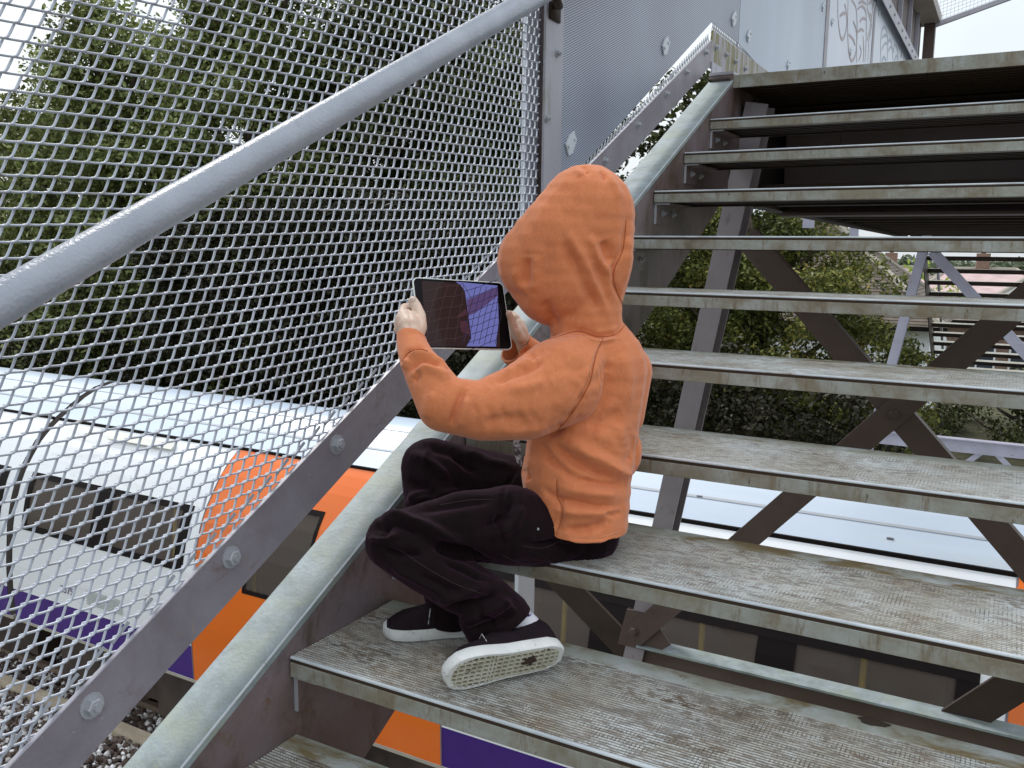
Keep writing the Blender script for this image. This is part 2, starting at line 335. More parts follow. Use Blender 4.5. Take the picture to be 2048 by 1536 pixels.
# landing edge channel continuing level, gusset with moss
gs = MB(); XP = -.100
gs.poly([(XP, 2.80, 1.575), (XP, 2.80, 1.690), (XP, 2.812, 1.722), (XP, 9.6, 1.722), (XP, 9.6, 1.60), (XP, 3.3, 1.575)], (.006, 0, 0))
bb(gs, 'level_toe_plate', moss_m)
gl = MB(); gl.box((-.0995, 2.80, 1.545), (-.001, 2.93, 1.556)); gl.box((-.0935, 2.80, 1.5565), (-.088, 2.93, 1.60))
gso = bb(gl, 'gusset', post_paint)
for yy in (2.86, 3.00, 3.14, 3.3): bb(MB().hexbolt((-.0935, yy, 1.665 - .008 * (yy - 2.86)), (1, 0, 0), .009, .008), 'bolt', bolt_m)
gch = MB(); gch.box((-.012, 2.7965, 1.20), (-.0012, 9.6, 1.530)); gch.box((-.0993, 2.7965, 1.5305), (-.0012, 9.6, 1.542)); bb(gch, 'landing_channel', web_paint)

# sheets of the parapet (X = XP plane), about 1.8 m each
def sheet(y0, y1, bot, top, m, name='side_panel'):
    mb = MB(); mb.poly([(XP - .004, y0, bot(y0))] + ([(XP - .004, 2.81, bot(2.81))] if y0 < 2.8 < y1 else []) + [(XP - .004, y1, bot(y1)), (XP - .004, y1, top), (XP - .004, y0, top)], (.003, 0, 0))
    return bb(mb, name, m)
fine = bpy.data.materials.new('fine_ribbed_sheet'); fine.use_nodes = True; _t = fine.node_tree; _b = _t.nodes['Principled BSDF']
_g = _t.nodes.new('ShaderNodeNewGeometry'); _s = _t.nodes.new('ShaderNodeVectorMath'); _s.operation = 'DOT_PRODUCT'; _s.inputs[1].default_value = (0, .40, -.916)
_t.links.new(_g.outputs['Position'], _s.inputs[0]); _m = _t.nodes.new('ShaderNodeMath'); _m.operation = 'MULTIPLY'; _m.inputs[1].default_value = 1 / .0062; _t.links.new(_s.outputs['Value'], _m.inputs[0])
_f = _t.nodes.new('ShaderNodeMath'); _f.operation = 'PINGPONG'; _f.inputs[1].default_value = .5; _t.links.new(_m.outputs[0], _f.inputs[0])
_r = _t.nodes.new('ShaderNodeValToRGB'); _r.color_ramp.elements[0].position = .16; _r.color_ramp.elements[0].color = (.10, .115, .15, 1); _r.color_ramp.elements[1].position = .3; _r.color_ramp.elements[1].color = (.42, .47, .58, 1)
_t.links.new(_f.outputs[0], _r.inputs[0])
_n = _t.nodes.new('ShaderNodeTexNoise'); _n.inputs['Scale'].default_value = 1.6; _t.links.new(_g.outputs['Position'], _n.inputs['Vector'])
_mm = _t.nodes.new('ShaderNodeMix'); _mm.data_type = 'RGBA'; _mm.blend_type = 'MULTIPLY'; _mm.inputs[0].default_value = 1
_r2 = _t.nodes.new('ShaderNodeValToRGB'); _r2.color_ramp.elements[0].position = .35; _r2.color_ramp.elements[0].color = (.82, .78, .80, 1); _r2.color_ramp.elements[1].position = .6; _r2.color_ramp.elements[1].color = (1, 1, 1, 1)
_t.links.new(_n.outputs['Fac'], _r2.inputs[0]); _t.links.new(_r.outputs[0], _mm.inputs[6]); _t.links.new(_r2.outputs[0], _mm.inputs[7]); _t.links.new(_mm.outputs[2], _b.inputs['Base Color']); _b.inputs['Roughness'].default_value = .4
TOPZ = 2.93
slope_bot = lambda y: hz(y, .221) if y < 2.81 else 1.752
sheet(1.47, 3.20, slope_bot, TOPZ, fine, 'ribbed_panel')
for a, b_, m in ((3.206, 5.07, sheet_m), (5.082, 6.95, white_sheet), (6.962, 10.0, white_sheet)): sheet(a, b_, lambda y: 1.752 if y < 4 else 1.60, TOPZ, m)
for y in (3.203, 5.076, 6.956):
    seam = MB()
    seam.box((XP - .006, y - .006, 1.60), (XP - .0045, y + .006, TOPZ))
    if y > 4: seam.box((XP - .0044, y - .006, 1.60), (XP + .003, y + .09, TOPZ))
    bb(seam, 'panel_seam', paint)
cap = MB(); cap.box((XP - .03, 1.47, TOPZ + .001), (XP + .05, 10.05, TOPZ + .012)); cap.box((XP + .0505, 1.47, TOPZ - .10), (XP + .056, 10.05, TOPZ + .012))
for k in range(28): cap.hexbolt((XP + .0565, 1.7 + k * .3, TOPZ - .045), (1, 0, 0), .012, .008)
bb(cap, 'top_rail', post_paint)
# square washer plates with two fixings
for px, py, s_ in ((1140, 287, 1), (1330, 92, 1), (1467, 38, 1), (1497, 72, .9), (1576, 130, .8), (1646, 14, .9), (1664, 44, .8), (1701, 104, .9), (1748, 8, .8), (1758, 26, .8), (1803, 110, 1.0)):
    q = plane(px, py, 0, XP); a_ = .062 * s_; mb = MB()
    mb.poly([(XP + .0005, q[1] + u_ * a_ * .55, q[2] + v_ * a_ * .62) for u_, v_ in ((-1, -.15), (-.45, -.9), (.3, -.62), (.9, .2), (.5, .95), (-.35, .55))], (.005, 0, 0))
    mb.tube([(XP + .0055, q[1] - .02 * s_, q[2] - .01), (XP + .010, q[1] - .02 * s_, q[2] - .01)], .006, 8); mb.tube([(XP + .0055, q[1] + .018 * s_, q[2] + .014), (XP + .010, q[1] + .018 * s_, q[2] + .014)], .006, 8)
    bb(mb, 'washer_plate', flat('pale_washer', (.62, .66, .72), .45))
# graffiti: sprayed strokes on the pale sheets
def stroke(mb, pts, wd):
    P = [np.array(p, float) for p in pts]; S = []
    for i in range(len(P) - 1):
        p0, p1, p2, p3 = P[max(i - 1, 0)], P[i], P[i + 1], P[min(i + 2, len(P) - 1)]
        for t in np.linspace(0, 1, 7, endpoint=False):
            S.append(.5 * ((2 * p1) + (-p0 + p2) * t + (2 * p0 - 5 * p1 + 4 * p2 - p3) * t * t + (-p0 + 3 * p1 - 3 * p2 + p3) * t ** 3))
    S.append(P[-1]); Q = [plane(x, y, 0, XP) for x, y in S]; vs = []; n = len(Q)
    for i, q in enumerate(Q):
        t = Q[min(i + 1, n - 1)] - Q[max(i - 1, 0)]; t /= np.linalg.norm(t) + 1e-9; nn = np.array([0, -t[2], t[1]]); ww = wd * (.55 + .45 * math.sin(math.pi * i / (n - 1)))
        vs += [q + nn * ww, q - nn * ww]
    vs = [(XP + .0006 + .0003 * (len(mb.v) % 7) / 7, v[1], v[2]) for v in vs]
    mb.add(vs, [(2 * i, 2 * i + 1, 2 * i + 3, 2 * i + 2) for i in range(n - 1)])
o1 = (1560, 0); sc1 = 300 / 2048
def gp(l): return [(1560 + a * sc1, b * sc1) for a, b in l]
g1 = MB(); g2 = MB()
for l in ([(790, 0), (795, 250), (820, 460), (850, 540), (890, 470), (915, 300), (900, 120), (880, 60)], [(930, 0), (925, 300), (930, 560), (950, 760), (990, 830), (1040, 700), (1055, 420), (1045, 150), (1020, 60), (980, 0)],
          [(1000, 290), (1040, 400), (1050, 560), (1045, 860)], [(1060, 130), (1110, 85), (1150, 110), (1175, 180), (1180, 400), (1170, 700), (1160, 850)], [(1060, 440), (1110, 400), (1150, 430)],
          [(1075, 830), (1110, 720), (1090, 620)], [(1135, 490), (1145, 700), (1135, 850)], [(1200, 0), (1195, 120), (1230, 250), (1250, 360), (1215, 560), (1200, 850)], [(1210, 60), (1250, 20), (1265, 90), (1260, 200), (1230, 380), (1190, 560)],
          [(940, 470), (1000, 540), (1030, 620)], [(820, 220), (870, 180), (905, 190)], [(1090, 300), (1130, 250), (1180, 270)], [(1210, 220), (1240, 200), (1255, 260)], [(1070, 50), (1120, 20), (1180, 60)]): stroke(g1, gp(l), .011)
for l in ([(1380, 850), (1375, 600), (1390, 430), (1420, 370), (1455, 420), (1470, 560), (1465, 830)], [(1395, 520), (1430, 480), (1455, 500)], [(1390, 680), (1430, 600), (1470, 590), (1500, 540), (1530, 620), (1540, 820)], [(1545, 700), (1570, 610), (1600, 660), (1615, 820)],
          [(1480, 700), (1520, 640), (1560, 720)], [(1395, 840), (1420, 780), (1450, 830)], [(1560, 830), (1590, 760), (1605, 830)]): stroke(g2, gp(l), .013)
bb(g1, 'graffiti', flat('brown_spray_paint', (.40, .34, .36), .5)); bb(g2, 'graffiti', flat('blue_spray_paint', (.36, .44, .54), .5))

# ribbed brown wall and boxed top beam at the far end of the bridge
shelter = tag(empty('ribbed_wall', (-.15, 9.5, 3)), 'brown ribbed steel wall above the far end of the grey side panels', 'wall')
SL = (.15, -9.5, -3)
mb = MB(); mb.box((-.20, 6.2, 2.95), (-.19, 11.35, 3.62)); wl = mb.build('wall_sheet', steel, shelter, SL)
mb = MB()
for y in (6.4, 7.0, 7.6, 8.21, 9.1, 9.95, 10.72): mb.box((-.1895, y, 2.95), (-.150, y + .035, 3.60))
mb.build('rib', steel_lt, shelter, SL)
mb = MB(); mb.box((-.149, 11.25, 1.6), (-.03, 11.38, 3.60)); mb.build('end_post', steel, shelter, SL)
mb = MB(); mb.box((-.22, 6.2, 3.605), (.02, 11.42, 3.72)); mb.build('top_beam', mat('beige_beam_paint', [(.3, (.30, .26, .25)), (.7, (.42, .38, .37))], 4, .5), shelter, SL)
canopy = tag(empty('mesh_screen', (.0, 11.3, 3.6)), 'pale wire mesh screen between two rails rising to the right at top', 'screen')
CL = (-.0, -11.3, -3.6)
A0 = np.array([-.04, 11.3, 3.585]); dA = np.array([.70, 0, .20]) ; U0 = np.array([0, 0, .36])
mb = MB(); mb.bar(A0, A0 + dA * 4, .05, .05, (0, 1, 0)); mb.bar(A0 + U0, A0 + U0 + dA * 4, .05, .05, (0, 1, 0)); mb.build('rail', post_paint, canopy, CL)
mb = MB()
for k in range(70): p = A0 + dA * 4 * k / 70; mb.bar(p, p + U0, .004, .004, (0, 1, 0))
for k in range(1, 9): p = A0 + U0 * k / 9; mb.bar(p, p + dA * 4, .004, .004, (0, 1, 0))
mb.build('wire_mesh', flat('white_wire', (.7, .74, .8), .4), canopy, CL)

# ================================================================ MESH FENCE beside the stairs
fence = tag(empty('mesh_fence', (XP, 0, 0)), 'silver expanded metal mesh fence running beside the stairs on the left', 'fence')
FL = (-XP, 0, 0)
cu, su = G / math.hypot(G, RR), RR / math.hypot(G, RR)         # unit vector up the pitch
Uu = np.array([0, cu, su]); Vv = np.array([0, -su, cu])
LW, SWD = .0492, .02325
def expanded(h0, h1, y0, y1, ztop, name, mth, xc=XP - .004, parent=fence, loc=FL, th=.0031):
    O = np.array([xc, 0, 0.]) + 0; us = []
    nseg = 12; tt = np.arange(nseg) / nseg
    # one strand period: rounded zigzag between lower (0) and upper (1) bond
    tri = 1 - np.abs(2 * tt - 1); c_ = .17; sh = (np.sqrt(tri ** 2 + c_ ** 2) - c_) / (math.sqrt(1 + c_ ** 2) - c_)
    V = []; F = []; base = 0
    vmin = h0 * cu; vmax = 2.4; k = 0; v = vmin; ph0 = .0085
    while v < vmax:
        ph = (0 if k % 2 == 0 else .5)
        nper = int((y1 - y0 + 1.6) / LW / cu) + 2; u = (np.arange(nper * nseg) / nseg + ph) * LW + (y0 - .8) + ph0
        pv = v + np.tile(sh, nper) * (SWD / 2 - .0) ; px_ = np.tile((.5 - sh) * .0062, nper)
        P = O + px_[:, None] * np.array([1., 0, 0]) + u[:, None] * Uu + pv[:, None] * Vv
        y = P[:, 1]; z = P[:, 2]; ok = (y > y0) & (y < y1) & (z < ztop)
        idx = np.where(ok)[0]
        if len(idx) > 2:
            a, b_ = idx[0], idx[-1]; P = P[a:b_ + 1]
            T = np.gradient(P, axis=0); T /= np.linalg.norm(T, axis=1)[:, None]
            X_ = np.tile(np.array([1., 0, 0]), (len(P), 1)); N_ = np.cross(T, X_); N_ /= np.linalg.norm(N_, axis=1)[:, None]; X_ = np.cross(N_, T)
            a1, b1 = th / 2, .0021
            ring = [P + N_ * a1 * c + X_ * b1 * d for c, d in ((-1, -.45), (-.5, -1), (.5, -1), (1, -.45), (1, .45), (.5, 1), (-.5, 1), (-1, .45))]
            vs = np.stack(ring, 1).reshape(-1, 3); n = len(P); V.append(vs)
            i = np.arange(n - 1)[:, None] * 8; q = np.arange(8)[None, :]; q2 = (q + 1) % 8
            F.append(np.stack([base + i + q, base + i + q2, base + i + 8 + q2, base + i + 8 + q], -1).reshape(-1, 4)); base += len(vs)
        v += SWD / 2; k += 1
    V = np.concatenate(V); F = np.concatenate(F)
    me = bpy.data.meshes.new(name); me.vertices.add(len(V)); me.vertices.foreach_set('co', V.ravel()); me.loops.add(F.size); me.loops.foreach_set('vertex_index', F.ravel().astype(np.int32))
    me.polygons.add(len(F)); me.polygons.foreach_set('loop_start', (np.arange(len(F)) * 4).astype(np.int32)); me.polygons.foreach_set('loop_total', np.full(len(F), 4, np.int32)); me.update(calc_edges=True); me.validate()
    me.shade_smooth()
    return mobj(name, me, mth, parent, loc)
expanded(.205, 3, -1.55, 1.355, 1.86, 'expanded_mesh', mesh_paint)
expanded(.205, 3, 1.466, 2.80, 0.0, 'x', mesh_paint) if False else None
# coarse mesh edge showing below the ribbed sheet
def edge_zig(y0, y1, hfun, parent, loc):
    mb = MB(); y = y0
    while y < y1:
        z = hfun(y); mb.tube([(XP - .008, y, z - .02), (XP - .008, y + .022, z + .022), (XP - .008, y + .0245, z + .024)], .0021, 6); mb.tube([(XP - .010, y + .0245, z + .024), (XP - .010, y + .042, z - .01)], .0019, 6)
        y += .0245
    return mb.build('cut_mesh_edge', mesh_edge, parent, loc)
edge_zig(1.47, 2.79, lambda y: hz(y, .212), fence, FL); edge_zig(2.83, 3.9, lambda y: 1.735, bridge, BL)
# bottom rail (toe plate)
tp = MB(); ya, yb = -2.6, 2.797
tp.poly([(XP, ya, hz(ya, .134)), (XP, yb, hz(yb, .100)), (XP, yb, hz(yb, .197)), (XP, 1.2, hz(1.2, .216)), (XP, ya, hz(ya, .236))], (.0065, 0, 0))
brail = tp.build('bottom_rail', paint, fence, FL)
lip = MB(); lip.poly([(XP - .002, ya, hz(ya, .2365)), (XP - .002, 1.2, hz(1.2, .2165)), (XP - .002, yb, hz(yb, .1975)), (XP - .002, yb, hz(yb, .1995)), (XP - .002, 1.2, hz(1.2, .2185)), (XP - .002, ya, hz(ya, .2385))], (.0085, 0, 0))
lip.build('rail_lip', post_paint, brail)
for px, py in ((183, 1411), (462, 1114), (673, 889)):
    q = plane(px, py, 0, XP + .0065); MB().hexbolt(q, (1, 0, 0), .0135, .011).build('bolt', bolt_m, brail)
for px, py in ((1209, 322), (1275, 250), (1332, 188), (1373, 145), (1411, 105)):
    q = plane(px, py, 0, XP + .0065); MB().hexbolt(q, (1, 0, 0), .009, .010).build('bolt', bolt_m, brail)
sh_m = MB()
# cut strand stubs lying just above the rail
mb = MB(); y = -1.2
while y < 1.34:
    z = hz(y, .246); mb.bar((XP - .001, y, z - .003), (XP - .001, y + .030, hz(y + .030, .246) + .003), .0045, .003, (1, 0, 0)); y += LW * cu * 1.0
mb.build('cut_mesh_edge', mesh_edge, fence, FL)
# posts
pm = MB(); pm.box((XP + .007, 1.358, .86), (XP + .014, 1.460, 1.95)); post = pm.build('post', post_paint, fence, FL)
pf = MB(); pf.box((XP - .07, 1.460, .90), (XP + .007, 1.468, 1.95)); pf.build('post_flange', web_paint, post)
for px, py in ((1114, 107), (1092, 237)):
    q = plane(px, py, 0, XP + .014); MB().hexbolt(q, (1, 0, 0), .008, .010).build('bolt', bolt_m, post)
pm = MB(); pm.box((-.172, 1.388, -.6), (-.160, 1.49, 2.1)); o = pm.build('outer_post', mat('white_blue_post', [(.3, (.60, .64, .74)), (.7, (.74, .79, .88))], 3, .4, stain=((.25, .25, .3), 22, .66, .7, (1, 1, 1))), fence, FL)

# handrail
hr = tag(empty('handrail', (-.03, 0, .85)), 'thick grey painted tube handrail slanting up along the mesh fence', 'handrail')
HL = (.03, 0, -.85)
mb = MB(); P0 = plane(0, 607, 0, -.03); P1 = plane(1050, 6, 0, -.03); d_ = (P1 - P0)
n_ = 60; pts = [P0 + d_ * t for t in np.linspace(-1.4, 1.9, n_)]
mb.tube(pts, .0258, 40); mb.build('rail_tube', rail_paint, hr, HL, True)
q = P0 + d_ * 1.12
mb = MB(); mb.tube([(-.03, 1.30, hz(1.30, .81) - .03), (-.05, 1.36, hz(1.36, .80) - .055), (-.085, 1.40, hz(1.4, .80) - .06)], .010, 12); mb.box((-.0858, 1.37, hz(1.40, .80) - .10), (-.0805, 1.43, hz(1.40, .80) - .02)); mb.build('bracket', dark_steel, hr, HL, True)

# ================================================================ TRESTLES
def make_trestle(y, m_leg, m_br, label, dx=0, with_lower=True):
    t = tag(empty('support_trestle', (dx, y, 0)), label, 'trestle')
    CX = .68
    def leg(s):
        a = np.array([CX + s * (.68 - .18 * .35), 0, 1.45]); b_ = np.array([CX + s * (.68 + .18 * 2.6 * 2), 0, 1.10 - 5.2])
        mb = MB(); mb.bar(a + [0, -.045, 0], b_ + [0, -.045, 0], .092, .009, (0, 1, 0)); mb.bar(a + np.array([0, .070, 0]), b_ + np.array([0, .070, 0]), .092, .009, (0, 1, 0)); mb.bar(a + np.array([-.0415, .0125, 0]), b_ + np.array([-.0415, .0125, 0]), .009, .105, (0, 1, 0))
        return mb.build('leg', m_leg, t)
    leg(-1); leg(1)
    def br(x0, z0, x1, z1, yy, wd=.100, m=None):
        mb = MB(); mb.bar((x0, yy, z0), (x1, yy, z1), wd, .008, (0, 1, 0)); a = np.array([x0, 0, z0]); b_ = np.array([x1, 0, z1]); tt = (b_ - a) / np.linalg.norm(b_ - a); n = np.array([-tt[2], 0, tt[0]])
        if n[2] < 0: n = -n
        mb.bar(np.array([x0, yy + .028, z0]) + n * (wd / 2 - .004), np.array([x1, yy + .028, z1]) + n * (wd / 2 - .004), .008, .048, (0, 1, 0))
        return mb.build('brace', m or m_br, t)
    br(.05, .915, 1.74, -.92, -.058); br(1.36 - .05, .965, -.38, -.925, -.068)
    for bx, by, bz in ((.664, -.073, .236), (-.375, -.073, -.89), (.075, -.063, .895)): MB().hexbolt((bx, by, bz), (0, -1, 0), .019, .017).build('bolt', m_br, t)
    mb = MB(); mb.box((-.36, -.075, -.968), (1.70, .03, -.958)); bt = mb.build('bottom_beam_flange', lichen if with_lower else steel_lt, t)
    mb = MB(); mb.box((-.36, -.022, -1.10), (1.70, -.012, -.9685)); mb.build('bottom_beam', steel if with_lower else steel_lt, t)
    mb = MB(); mb.poly([(-.46, -.0495, -.98), (-.27, -.0495, -.98), (-.20, -.0495, -.925), (-.30, -.0495, -.80), (-.42, -.0495, -.80)], (0, -.006, 0)); mb.build('gusset', m_br, t)
    return t
tr = make_trestle(2.98, leg_m, steel, 'near brown steel trestle with bolted cross braces under the stairs')
# deep lower struts
for a, b_ in (((-1.05, -.55), (.35, -1.62)), ((1.60, -.30), (.55, -1.46))):
    mb = MB(); mb.bar((a[0], -.0, a[1]), (b_[0], -.0, b_[1]), .13, .02, (0, 1, 0)); mb.bar((a[0], .05, a[1]), (b_[0], .05, b_[1]), .02, .10, (0, 1, 0))
    mb.build('lower_strut', dark_steel, tr)
tr2 = make_trestle(9.15, steel_lt, steel_lt, 'far lilac steel trestle beyond the train seen through the treads', .24, False)
mb = MB()
for k in range(3): 
    x = .1 + k * .62; mb.bar((x, .0, -1.02), (x + .62, 0, -1.62), .05, .01, (0, 1, 0)); mb.bar((x + .62, .02, -1.02), (x, .02, -1.62), .05, .01, (0, 1, 0))
mb.build('brace', steel_lt, tr2)

for px0, px1, pz0, pz1 in ((1607, 1628, 418, 456), (1700, 1716, 446, 472)):
    q0 = plane(px0, pz0, 1, 9.0); q1 = plane(px1, pz1, 1, 9.0); mb = MB(); mb.box((q0[0] - .24, -.15, q1[2]), (q1[0] - .24, -.13, q0[2] + .2)); mb.build('hanger_plate', steel_lt, tr2)
# ================================================================ FAR STAIRCASE
far = tag(empty('staircase', (.12, 10.9, .87)), 'distant dark staircase descending to the far platform beyond the trestle', 'staircase')
for n in range(-3, 13):
    s_ = empty('step', (0, n * G, -n * RR)); s_.parent = far
    MB().box((0, -.14, -.008), (WID, .14, 0)).build('tread_plate', galv, s_)
    MB().box((0, -.145, -.050), (WID, -.1405, .0)).build('front_channel', dark_steel, s_); MB().box((0, .1405, -.05), (WID, .145, 0)).build('rear_channel', dark_steel, s_)
for x in (-.012, WID + .002):
    mb = MB(); mb.poly([(x, -1.2, .60), (x, -1.2, .30), (x, 6.5, .30 - 7.7 * K), (x, 6.5, .60 - 7.7 * K)], (.010, 0, 0)); mb.build('stringer', steel, far)
mb = MB(); mb.tube([(-.02, -1.2, 1.55), (-.02, 6.5, 1.55 - 7.7 * K)], .02, 10); mb.build('handrail', steel_lt, far, smooth=True)

# ================================================================ GROUND AND TRACK
GZ = -4.15
ballast_m = mat('ballast_stone', [(.25, (.10, .07, .06)), (.5, (.20, .155, .14)), (.75, (.42, .38, .37))], 22, .85, bump=1, bscale=40, detail=9, bdist=.02)
g = MB(); g.add([(-400, -300, GZ), (400, -300, GZ), (400, 900, GZ), (-400, 900, GZ)], [(0, 1, 2, 3)]); tag(g.build('ground', mat('earth', [(.3, (.05, .055, .025)), (.7, (.10, .10, .05))], .8, .9, bump=.8, bscale=6)), kind='structure')
g = MB(); nx, ny = 160, 30; vs = []; X_ = np.linspace(-40, 20, nx); Y_ = np.linspace(2.6, 8.6, ny)
for x in X_:
    for y in Y_: vs.append((x, y, GZ + .03 + .05 * math.sin(x * 3.1 + y * 2) * math.sin(y * 2.7) * .4 + (0 if 3 < y < 8.2 else -.025)))
g.add(vs, [(i * ny + j, (i + 1) * ny + j, (i + 1) * ny + j + 1, i * ny + j + 1) for i in range(nx - 1) for j in range(ny - 1)]); tag(g.build('track_bed', ballast_m), kind='structure')
def stones(n, xr, yr, z, name):
    ico = np.array([(0, 0, 1), (.9, 0, .35), (.28, .85, .4), (-.72, .53, .42), (-.72, -.53, .4), (.28, -.85, .38), (.72, .53, -.45), (-.28, .85, -.45), (-.9, 0, -.4), (-.28, -.85, -.45), (.72, -.53, -.45), (0, 0, -1)])
    fc = np.array([(0, 1, 2), (0, 2, 3), (0, 3, 4), (0, 4, 5), (0, 5, 1), (1, 6, 2), (2, 7, 3), (3, 8, 4), (4, 9, 5), (5, 10, 1), (6, 7, 2), (7, 8, 3), (8, 9, 4), (9, 10, 5), (10, 6, 1), (11, 7, 6), (11, 8, 7), (11, 9, 8), (11, 10, 9), (11, 6, 10)])
    ang = rng.uniform(0, 6.28, n); s = rng.uniform(.018, .042, (n, 1, 1)) * rng.uniform(.6, 1.25, (n, 1, 3)); P = ico[None] * s + rng.normal(0, .004, (n, 12, 3))
    c, d = np.cos(ang)[:, None], np.sin(ang)[:, None]; x = P[..., 0] * c - P[..., 1] * d; y = P[..., 0] * d + P[..., 1] * c
    P = np.stack([x + rng.uniform(*xr, n)[:, None], y + rng.uniform(*yr, n)[:, None], P[..., 2] + z + rng.uniform(0, .05, n)[:, None]], -1).reshape(-1, 3)
    F = (fc[None] + (np.arange(n) * 12)[:, None, None]).reshape(-1, 3)
    me = bpy.data.meshes.new(name); me.vertices.add(len(P)); me.vertices.foreach_set('co', P.ravel()); me.loops.add(F.size); me.loops.foreach_set('vertex_index', F.ravel().astype(np.int32)); me.polygons.add(len(F)); me.polygons.foreach_set('loop_start', (np.arange(len(F)) * 3).astype(np.int32)); me.polygons.foreach_set('loop_total', np.full(len(F), 3, np.int32)); me.update(calc_edges=True)
    return mobj(name, me, None)
sm = bpy.data.materials.new('stone_shards'); sm.use_nodes = True; _t = sm.node_tree; _g = _t.nodes.new('ShaderNodeNewGeometry'); _r = _t.nodes.new('ShaderNodeValToRGB')
for e_, (p, c) in zip([_r.color_ramp.elements[0], _r.color_ramp.elements[1], _r.color_ramp.elements.new(.5)], ((0, (.05, .032, .024)), (1, (.34, .30, .28)), (.6, (.13, .095, .08)))): e_.position = p; e_.color = (*c, 1)
_t.links.new(_g.outputs['Random Per Island'], _r.inputs[0]); _t.links.new(_r.outputs[0], _t.nodes['Principled BSDF'].inputs['Base Color']); _t.nodes['Principled BSDF'].inputs['Roughness'].default_value = .85
st = stones(26000, (-11.5, -3.0), (3.2, 6.8), GZ + .05, 'ballast'); st.data.materials.append(sm); tag(st, 'loose brown and grey railway ballast stones', 'ballast', kind='stuff')
track = tag(empty('railway_track', (0, 5.85, GZ)), 'rusty running rails and sleepers beneath the train', 'railway track')
mb = MB()
for yy in (-.72, .72): mb.box((-40, yy - .035, .10), (20, yy + .035, .16)); mb.box((-40, yy - .07, .06), (20, yy + .07, .072)); mb.box((-40, yy - .012, .072), (20, yy + .012, .10))
mb.build('rail', mat('rail_steel', [(.3, (.16, .11, .08)), (.7, (.34, .28, .22))], 5, .5), track)
mb = MB(); mb.box((-40, -1.30, .16), (20, -1.21, .23)); mb.box((-40, -1.27, .05), (20, -1.24, .16)); mb.build('conductor_rail', mat('beige_rail', [(.3, (.36, .29, .21)), (.7, (.55, .48, .38))], 6, .5), track)
mb = MB()
for k in range(88): mb.box((-40 + k * .68, -1.4, -.02), (-40 + k * .68 + .25, 1.3, .055))
mb.build('sleeper', mat('sleeper_wood', [(.3, (.10, .07, .05)), (.7, (.2, .16, .13))], 8, .9), track)

# ================================================================ TRAIN
Y0 = 5.85
SEC = [(4.5, -3.08), (4.49, -2.77), (4.495, -2.5), (4.535, -2.09), (4.59, -1.83), (4.665, -1.60), (4.72, -1.50), (4.80, -1.38), (4.90, -1.24), (5.02, -1.12), (5.15, -1.025), (5.30, -.93), (5.45, -.835), (5.65, -.745), (5.85, -.705)]
def sec_at(z):
    for (a, b_), (c, d) in zip(SEC, SEC[1:]):
        if b_ <= z <= d: return a + (c - a) * (z - b_) / (d - b_)
    return 4.5
def loft(mb, pts, x0, x1, mi=0, out=0.0, nx=1):
    n = len(pts); P = []
    for i, (y, z) in enumerate(pts):
        a = np.array(pts[max(i - 1, 0)]); b_ = np.array(pts[min(i + 1, n - 1)]); t = b_ - a; t = t / np.linalg.norm(t); P.append((y - t[1] * out, z + t[0] * out))
    xs = np.linspace(x0, x1, nx + 1); vs = [(x, y, z) for x in xs for y, z in P]
    mb.add(vs, [(i * n + j, (i + 1) * n + j, (i + 1) * n + j + 1, i * n + j + 1) for i in range(nx) for j in range(n - 1)], mi)
def zs(z0, z1, k=8): return [(sec_at(z), z) for z in np.linspace(z0, z1, k)]
t_white = mat('train_white_gloss', [(.3, (.74, .77, .82)), (.7, (.83, .86, .90))], 1.2, .16, stretch=(.2, 1, 1), stain=[((.52, .51, .47), 3, .56, .8, (.15, 1, 1)), ((.40, .38, .34), 26, .62, .75, (.3, 1, 1))])
t_roof = mat('train_roof_white', [(.3, (.44, .53, .66)), (.7, (.60, .68, .78))], .8, .25, stretch=(.2, 1.5, 1), stain=((.50, .52, .52), 2.2, .60, .8, (.1, 1, 1)))
t_orange = mat('train_orange', [(.3, (.70, .135, .012)), (.7, (.78, .17, .02))], 1, .2)
t_purple = mat('train_purple', [(.3, (.040, .012, .17)), (.7, (.055, .018, .21))], 2, .25)
t_black = flat('window_rubber', (.012, .009, .009), .6, 0, .1)
t_grey = flat('door_seal_grey', (.16, .16, .19), .5)
t_glass = bpy.data.materials.new('train_glass'); t_glass.use_nodes = True; _b = t_glass.node_tree.nodes['Principled BSDF']; _b.inputs['Base Color'].default_value = (.55, .46, .40, 1); _b.inputs['Roughness'].default_value = .06; _b.inputs['Transmission Weight'].default_value = .85; _b.inputs['IOR'].default_value = 1.15
t_in = mat('train_interior', [(.3, (.36, .30, .26)), (.7, (.52, .44, .38))], 1.5, .7)
t_yel = flat('yellow_pole', (.62, .52, .05), .4)
t_under = mat('underframe', [(.3, (.03, .022, .018)), (.7, (.07, .05, .04))], 4, .7)

